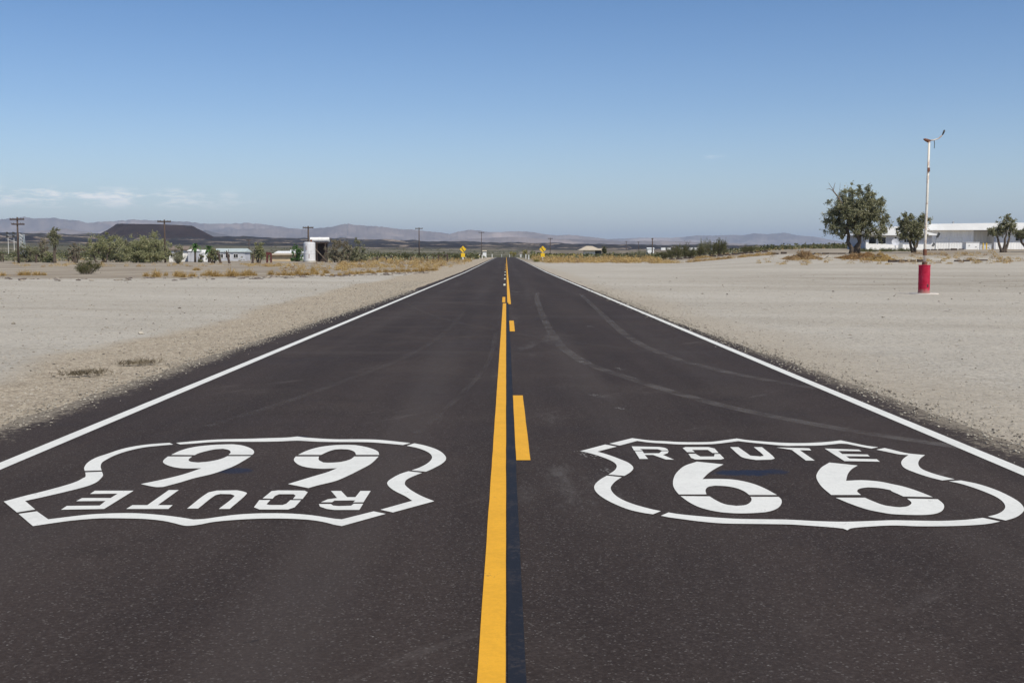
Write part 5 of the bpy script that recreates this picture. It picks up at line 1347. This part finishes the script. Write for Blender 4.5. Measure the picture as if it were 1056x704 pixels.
def bush(kind, px, Y, hpx, wpx, label=None, group=None, dx=0.0, name=None, seed=None, cat='bush', lmat=None):
    x, y, z = at(px, Y); u_ = mpp(Y)
    key = (kind, (seed if seed is not None else int(px * 7 + Y)) % 4, lmat.name if lmat else '')
    nm = name or {'dry': 'dry_bush', 'green': 'creosote_bush', 'brown': 'brown_bush', 'grey': 'sage_bush'}[kind]
    if key not in protos:
        st, fo = bush_mesh(hash(key[1]) + {'dry': 10, 'brown': 20, 'green': 30, 'grey': 40}[kind], 'dry' if kind in ('dry', 'brown') else 'leafy')
        root = empty(nm, (x, y, z)); lm_ = lmat or {'dry': leaf_gold, 'brown': leaf_brown, 'green': leaf_dark, 'grey': leaf_grey}[kind]
        fo.build('foliage', lm_, root)
        if st.v: st.build('stem', mat_dead, root)
        protos[key] = root; o = root
    else:
        o = copy_tree(protos[key])
    o.location = (x, y, z - .04); o.rotation_euler = (0, 0, random.uniform(0, 6.28)); o.name = nm
    sw_ = wpx * u_ / 1.3; sh_ = hpx * u_
    o.scale = (sw_, sw_, sh_)
    tag(o, label, cat, group)
    if not group and 'group' in o: del o['group']
    return o
random.seed(77)
GL = 'clumped dry golden bush in the low row between the left lot and the houses'; GG = 'golden bushes along the far edge of the left lot'
ORD = ['first','second','third','fourth','fifth','sixth','seventh','eighth','ninth','tenth','eleventh','twelfth','thirteenth','fourteenth','fifteenth','sixteenth','seventeenth','eighteenth','nineteenth','twentieth','twenty first','twenty second','twenty third','twenty fourth','twenty fifth']
MARKS = [(100, 'far left utility pole'), (181, 'second utility pole'), (218, 'white house and palms'), (262, 'mobile home'), (312, 'tan building'), (345, 'two white tanks'), (400, 'grey thicket right of the tanks'), (460, 'distant middle utility pole')]
row_seen = {}
for px, yb_, hp, wp in sorted(((3, 284.5, 6, 12), (24, 284, 7, 8), (30, 284, 7, 8), (40, 284, 6, 10), (47, 284, 5, 7), (152, 285, 6, 7), (163, 285.6, 11, 12), (172.5, 284.5, 6, 6), (184, 285.5, 8, 10), (190, 286, 8, 9), (199, 285.6, 7.5, 10), (204, 279, 6, 7.5), (211, 285, 6, 7),
        (216.6, 284.2, 9, 8), (223, 285.2, 8, 10), (229, 285, 5, 6), (239, 285, 9, 11), (246, 284.5, 6, 7), (252, 284.8, 8, 9), (257.5, 284.5, 10, 9), (263, 284.5, 6, 6), (243, 285, 7, 8), (256, 284.2, 7, 8), (280, 283.6, 7, 9), (288, 284, 5, 6), (294.5, 284, 6.5, 9), (301, 284.2, 6, 8), (308, 283.6, 10, 8.5),
        (312, 284, 6, 8), (318, 284, 7, 8), (323.5, 283, 11, 8), (327, 283.6, 7, 6), (333, 284.5, 5, 6), (337, 282, 6, 7), (343, 284.6, 4, 5), (350, 284.6, 4.5, 6), (356, 284, 5, 7), (362, 283.4, 7, 9), (368, 283, 6, 7), (374, 282.6, 6, 7),
        (380, 281.8, 6, 8), (386, 282, 5, 6), (391, 281.4, 6, 7), (397, 281, 7, 7), (403, 281, 5, 7), (409, 281, 7, 8), (415, 280.8, 7, 8), (421, 280.6, 6, 7), (428, 280.5, 6, 8), (434, 280.3, 7.5, 8), (440, 279.6, 6, 7), (446, 279.4, 6, 7), (450, 279, 4.5, 5))):
    mk = next(m_[1] for m_ in MARKS if px < m_[0]); row_seen[mk] = row_seen.get(mk, 0) + 1
    Y = 1770 / (yb_ - HZ)
    for _ in range(2): Y = (1.5 - at(px, Y)[2]) * SC / (yb_ - HZ)
    bush('dry', px + random.uniform(-.6, .6), Y, hp * random.uniform(1.25, 1.5), wp * random.uniform(1.3, 1.6), ORD[row_seen[mk] - 1] + ' from the left of the golden bushes below the ' + mk, GG)
def weed_band(name, n_, pick, lm_, label, seed):
    """dense band of dry desert grass and tumbleweed that reads as one mass"""
    g = np.random.default_rng(seed); m = MB(); C_ = []; Sz = []
    for i in range(n_):
        px, Y, hpx, wpx = pick(g)
        x, y, z = at(px, Y)
        if abs(x) < 6.3: continue
        u_ = mpp(Y); k = int(g.integers(60, 110)); h = hpx * u_; w_ = wpx * u_ / 2
        d = g.normal(size=(k, 3)); d /= np.linalg.norm(d, axis=1)[:, None]; d[:, 2] = np.abs(d[:, 2]); d *= g.random((k, 1)) ** .35
        C_.append(np.array([x, y, z]) + d * np.array([w_, w_, h])); Sz.append(np.full(k, max(.10, h * .22)))
    C_ = np.concatenate(C_); Sz = np.concatenate(Sz)
    m.leaves(C_, 1.0, .5, g, .6)
    v = np.array(m.v).reshape(-1, 4, 3); ctr = v.mean(1, keepdims=True); v = ctr + (v - ctr) * Sz[:, None, None]
    m.v = list(map(tuple, v.reshape(-1, 3).tolist()))
    return tag(m.build(name, lm_), label, 'dry grass', kind='stuff')
def depth_for(px, yb_, lo, hi):
    Y = min(hi, 1770 / max(.5, yb_ - HZ))
    for _ in range(3): Y = min(hi, max(lo, (1.5 - at(px, Y)[2]) * SC / max(.5, yb_ - HZ)))
    return Y
def pk_left(g):
    c = g.random(); px = g.uniform(350, 485) if c < .5 else (g.uniform(250, 470) if c < .85 else g.uniform(-60, 300))
    yb_ = g.uniform(268.6, 277) if px > 360 else g.uniform(272.4, 280 if px > 290 else 275.5)
    return px, depth_for(px, yb_, 80, 320), g.uniform(1.8, 5.2) * (1 if px > 340 else .75), g.uniform(4, 10)
def pk_right(g):
    c = g.random(); px = g.uniform(548, 690) if c < .78 else g.uniform(690, 800)
    return px, depth_for(px, g.uniform(267.6, 271.4), 150, 320), g.uniform(3.2, 6.3) * (1 if px < 680 else .7), g.uniform(5, 11)
weed_band('dry_grass', 360, pk_left, leaf_gold, 'band of dry golden weeds left of the road below the desert trees', 61)
weed_band('dry_grass', 90, pk_left, leaf_brown, 'darker brown weeds mixed into the golden band left of the road', 62)
weed_band('dry_grass', 420, pk_right, leaf_gold, 'dense band of dry tan grass beyond the right dirt lot', 63)
weed_band('dry_grass', 70, pk_right, leaf_brown, 'brown weeds mixed into the tan grass band right of the road', 64)
bush('dry', 479, 217, 5, 9, 'orange brown tuft at the foot of the left warning sign', seed=2)
leaf_yel = leafmat('yellow_green_stem', (.20, .18, .05), (.36, .31, .09), (.45, .36, .12), .3)
bush('dry', 553, 214, 6.5, 9, 'yellowish green bush left of the foot of the right warning sign', lmat=leaf_yel, seed=1)
bush('dry', 563, 216, 6.5, 8, 'yellowish green bush right of the foot of the right warning sign', lmat=leaf_yel, seed=2)
# creosotes
Yc = 1770 / (282.6 - HZ)
bush('green', 93.5, Yc, 14, 24, 'dark green creosote bush standing alone before the grey trees', seed=1)
bush('green', 87, Yc - 1, 8, 13, 'lower left lobe creosote crowding the lone dark bush', seed=2)
bush('grey', 185, 172, 9, 11, 'rounded dark sage bush below the white house', seed=0)
for px, Y, h_, w_, lab in ((404, 300, 6, 9, 'dark green bush in the weeds between the fence posts'), (421, 270, 7, 10, 'round dark green bush left of the distant middle utility pole'), (438, 300, 6, 9, 'green bush just right of the distant middle utility pole'), (455, 320, 6, 8, 'green bush behind the diagonal fence rail'), (470, 260, 6, 8, 'dark bush left of the left warning sign'), (484, 260, 5, 7, 'dark bush right of the left warning sign')):
    bush('green', px, Y, h_, w_, lab)
CRE = sorted((651, 662, 692, 699, 706, 711, 721, 726, 733, 741, 746, 750, 768, 774, 684))
for i, (px, Y, h_, w_, k) in enumerate(((651, 240, 9, 8, 'grey'), (662, 236, 10, 11, 'grey'), (692, 222, 12, 10, 'green'), (699, 214, 13, 13, 'green'), (706, 220, 14, 13, 'green'), (711, 216, 9, 12, 'green'), (721, 222, 12, 10, 'green'), (726, 230, 15, 11, 'grey'), (733, 212, 15, 13, 'green'), (741, 216, 16, 13, 'green'), (746, 222, 12, 9, 'green'), (750, 208, 6, 7, 'brown'), (768, 205, 8, 9, 'green'), (774, 210, 7, 9, 'green'), (684, 224, 8, 10, 'green'))):
    bush(k, px, Y, h_, w_, ORD[CRE.index(px)] + ' from the left of the green bushes beyond the right lot', 'creosote clumps right of the road')
x, y, z = at(623, 380)
t = make_tree('cypress_tree', (x, y, z), 5.0 * mpp(380), ztop(380, 253.5) - z, 71, leaf_dark, 1200, (.3, .15), trunk_r=.15, clumps=22, clump=.12, fork=.1)
tag(t, 'small dark upright tree just right of the beige roofed house', 'tree')
# brush piles under the big tree
def pile(px0, px1, Y, hpx, label, lm_, seed, dpt=2.2, n_=5200):
    x0, x1 = at(px0, Y)[0], at(px1, Y)[0]; xc = (x0 + x1) / 2; z = hz(xc, Y); u_ = mpp(Y)
    rg_ = np.random.default_rng(seed)
    root = empty('brush_pile', (xc, Y, z)); tag(root, label, 'brush pile')
    W = x1 - x0
    xx = rg_.uniform(-.5, .5, n_); hh_ = (fbm(xx * 5 + seed, xx * 0 + seed, 3) * 1.5 - .1) * (1 - np.abs(xx * 2) ** 3)
    yy = rg_.normal(size=n_) * dpt / 2
    lump = .35 + 1.3 * vnoise(xx * 16 + seed, yy * 1.2 + seed)
    zz_ = np.array([hz(xc + a * W, Y + b) - z for a, b in zip(xx, yy)]) + rg_.random(n_) ** .8 * np.clip(hh_, .05, 1) * lump * hpx * u_ * np.exp(-(yy / dpt) ** 2)
    m = MB(); m.leaves(np.stack([xx * W, yy, zz_], 1), .34, .05, rg_, 0.1); m.build('twigs', lm_, root)
    m = MB()
    for k in range(14):
        i = rg_.integers(0, n_); p = Vector((xx[i] * W, yy[i], zz_[i])); d = Vector((rg_.normal(), rg_.normal() * .5, rg_.normal() * .25)).normalized() * rg_.uniform(.5, 1.2)
        m.tube([p - d * .5, p + d * .5], [.045, .02], 5)
    m.build('branch', mat_dead, root)
pile(810, 844, 124, 7.5, 'grey brown brush heap on the lot edge left of the largest tree', leaf_brown, 3)
pile(866, 906, 122, 8.5, 'orange brown brush heap below the largest tree', leafmat('orange_twig', (.22, .12, .045), (.42, .26, .11), (.5, .36, .18), .2), 5)
pile(894, 920, 117, 6, 'tan weed heap right of the orange brush heap', leaf_gold, 7)
pile(716, 732, 196, 4, 'pale tan brush heap among the creosote clumps', leaf_gold, 9)
def pk_bank(g):
    px = g.uniform(925, 1085) if g.random() < .75 else g.uniform(780, 925)
    return px, (g.uniform(106, 122) if g.random() < .7 else g.uniform(124, 136)), g.uniform(1.8, 4.6) * (1.35 if px > 1010 else 1), g.uniform(5, 12)
weed_band('dry_grass', 90, pk_bank, leaf_gold, 'dry golden weeds on the bank before the white buildings', 65)
def pk_shade_hedge(g): return g.uniform(884, 944), g.uniform(154, 164), g.uniform(2.2, 4.0), g.uniform(4, 8)  # dark leafy band added in place of the shade line by the building
weed_band('shade_hedge', 70, pk_shade_hedge, leaf_dark, 'low dark hedge added as a shade line in front of the white building', 67)
weed_band('dry_grass', 50, pk_bank, leaf_brown, 'brown dead weeds on the bank before the white buildings', 66)
for i, px in enumerate((885, 893, 902, 911, 921, 930)): bush('brown', px, 158 + (px % 3), 3.2, 11, ORD[i] + ' from the left of the low dark shade line shrubs before the white building', 'added shrubs before the white building', lmat=leaf_dark)  # low shrubs added to darken the same shade line

# dead grass mats lying on the gravel shoulder
for i, (px, yb_, wpx, lab) in enumerate(((88, 388.5, 42, 'nearer flattened mat of dead grass on the left gravel shoulder'), (141, 377.5, 36, 'farther flattened mat of dead grass on the left gravel shoulder'))):
    Y = 1770 / (yb_ - HZ); x = (px - 522) / SC * Y; u_ = mpp(Y)
    g = np.random.default_rng(200 + i); m = MB(); n_ = 300
    xx = g.normal(size=n_) * wpx * u_ * .26; yy = g.normal(size=n_) * .05 * (1 + np.sin(xx * 9 + i)) + xx * .12 + .1 * np.sin(xx * 5)
    m.leaves(np.stack([xx, yy, g.random(n_) * .05 + .03], 1), .12, .008, g, 0.0)
    tag(m.build('dead_grass', leafmat('dead_grass_stem', (.12, .095, .06), (.30, .25, .17)), loc=(x, Y, 0.0)), lab, 'dead grass')
# ------------------------------------------------------------------ rocks lining the far edge of the left lot
mat_rock = plain('dark_rock', (.15, .12, .10), .95, .4, 6)
mat_rock2 = plain('tan_rock', (.33, .28, .22), .95, .3, 6)
rr = random.Random(31); rocks = []
for k in range(6):
    m = MB(); m.add(rock_pts(1.0, rr), ROCKF); o = m.build('rock', mat_rock if k < 4 else mat_rock2); rocks.append(o)
used = [False] * 6
for i in range(240):
    px = rr.uniform(0, 440) if i < 118 else rr.uniform(255, 450)
    yb_ = np.interp(px, [0, 120, 250, 350, 440], [288.6, 288.4, 286.6, 284.6, 281]) + rr.gauss(0, .7) + (rr.random() < .25) * rr.uniform(-4, 1)
    Y = 1770 / (yb_ - HZ)
    for _ in range(2): Y = (1.5 - at(px, Y)[2]) * SC / (yb_ - HZ)
    k = rr.randrange(6); o = rocks[k] if not used[k] else rocks[k].copy()
    if used[k]: COL.objects.link(o)
    used[k] = True
    x, y, z = at(px, Y); s_ = rr.uniform(.05, .15)
    o.location = (x, y, z + s_ * .1); o.scale = (s_ * rr.uniform(1, 2.4), s_, s_ * rr.uniform(.7, 1)); o.rotation_euler = (0, 0, rr.uniform(-.5, .5))
    tag(o, 'small rock in the line edging the far side of the left dirt lot', 'rock', 'rocks edging the left lot')

# ------------------------------------------------------------------ far desert scrub: nobody could count it
rg_ = np.random.default_rng(99)
def scrub_field(name, n_, rmin, rmax, lm_, hmin, hmax, leaves, seed, pxr=(-120, 1180), dens=None, label='', avoid=7.5):
    g = np.random.default_rng(seed)
    cs = []; 
    t_ = g.random(n_); Yv = 1 / (1 / rmin * (1 - t_) + 1 / rmax * t_)
    px = g.uniform(pxr[0], pxr[1], n_)
    x = (px - 522) / SC * Yv
    keep = (np.abs(x) > avoid) | (Yv > 660)
    nn = fbm(x / 40 + seed, Yv / 90 + seed, 3); keep &= nn > g.uniform(.25, .6, n_)
    x = x[keep]; Yv = Yv[keep]
    z = height(x, Yv)
    h = g.uniform(hmin, hmax, len(x))
    k = leaves
    d = g.normal(size=(len(x), k, 3)); d /= np.linalg.norm(d, axis=2)[:, :, None]; d *= g.random((len(x), k, 1)) ** .4
    d[:, :, 2] = np.abs(d[:, :, 2])
    c = np.stack([x, Yv, z], 1)[:, None, :] + d * h[:, None, None] * np.array([.85, .85, .95])
    size = np.repeat(h, k) * .34
    c = c.reshape(-1, 3)
    m = MB(); m.leaves(c, 1.0, 1.0, g)
    # scale each quad by its bush size
    v = np.array(m.v).reshape(-1, 4, 3); ctr = v.mean(1, keepdims=True); v = ctr + (v - ctr) * size[:, None, None]
    m.v = list(map(tuple, v.reshape(-1, 3).tolist()))
    return tag(m.build(name, lm_), label, 'scrub', kind='stuff')
scrub_field('desert_scrub', 11000, 300, 1900, leaf_dark, .7, 1.9, 13, 1, label='dark desert scrub covering the plain out to the lava field')
scrub_field('desert_scrub', 2600, 230, 900, leaf_grey, .5, 1.4, 20, 2, label='grey green scrub scattered over the middle distance')
scrub_field('dry_scrub', 1700, 230, 900, leaf_gold, .3, .8, 14, 3, label='low pale dry scrub between the green bushes')
scrub_field('desert_scrub', 2600, 230, 900, leaf_dark, .6, 1.3, 14, 4, pxr=(770, 1180), label='olive scrub on the plain behind the white buildings')
scrub_field('desert_scrub', 700, 300, 520, leaf_yel, .7, 1.7, 20, 5, pxr=(500, 600), label='yellow green scrub behind the end of the road', avoid=9)
# greener trees just beyond the crest
for i, (px, w_, yt, lm_, lab) in enumerate(((541, 5, 257.5, leaf_yel, 'yellow green bush beyond the crest right of the road end'), (549.5, 7, 258.5, leaf_grey2, 'green bush between the road end and right warning sign'), (530, 8, 259.5, leaf_yel, 'low yellow green bush directly beyond the end of the road'), (556, 6, 260, leaf_dark, 'dark green bush just left of the right warning sign'))):
    Y = 700; x, y, z = at(px, Y)
    t = make_tree('desert_shrub', (x, y, z), w_ * mpp(Y), ztop(Y, yt) - z, 80 + i, lm_, 900, (.5, .3), trunk_r=.1, clumps=20, clump=.12, fork=.05)
    tag(t, lab, 'bush')
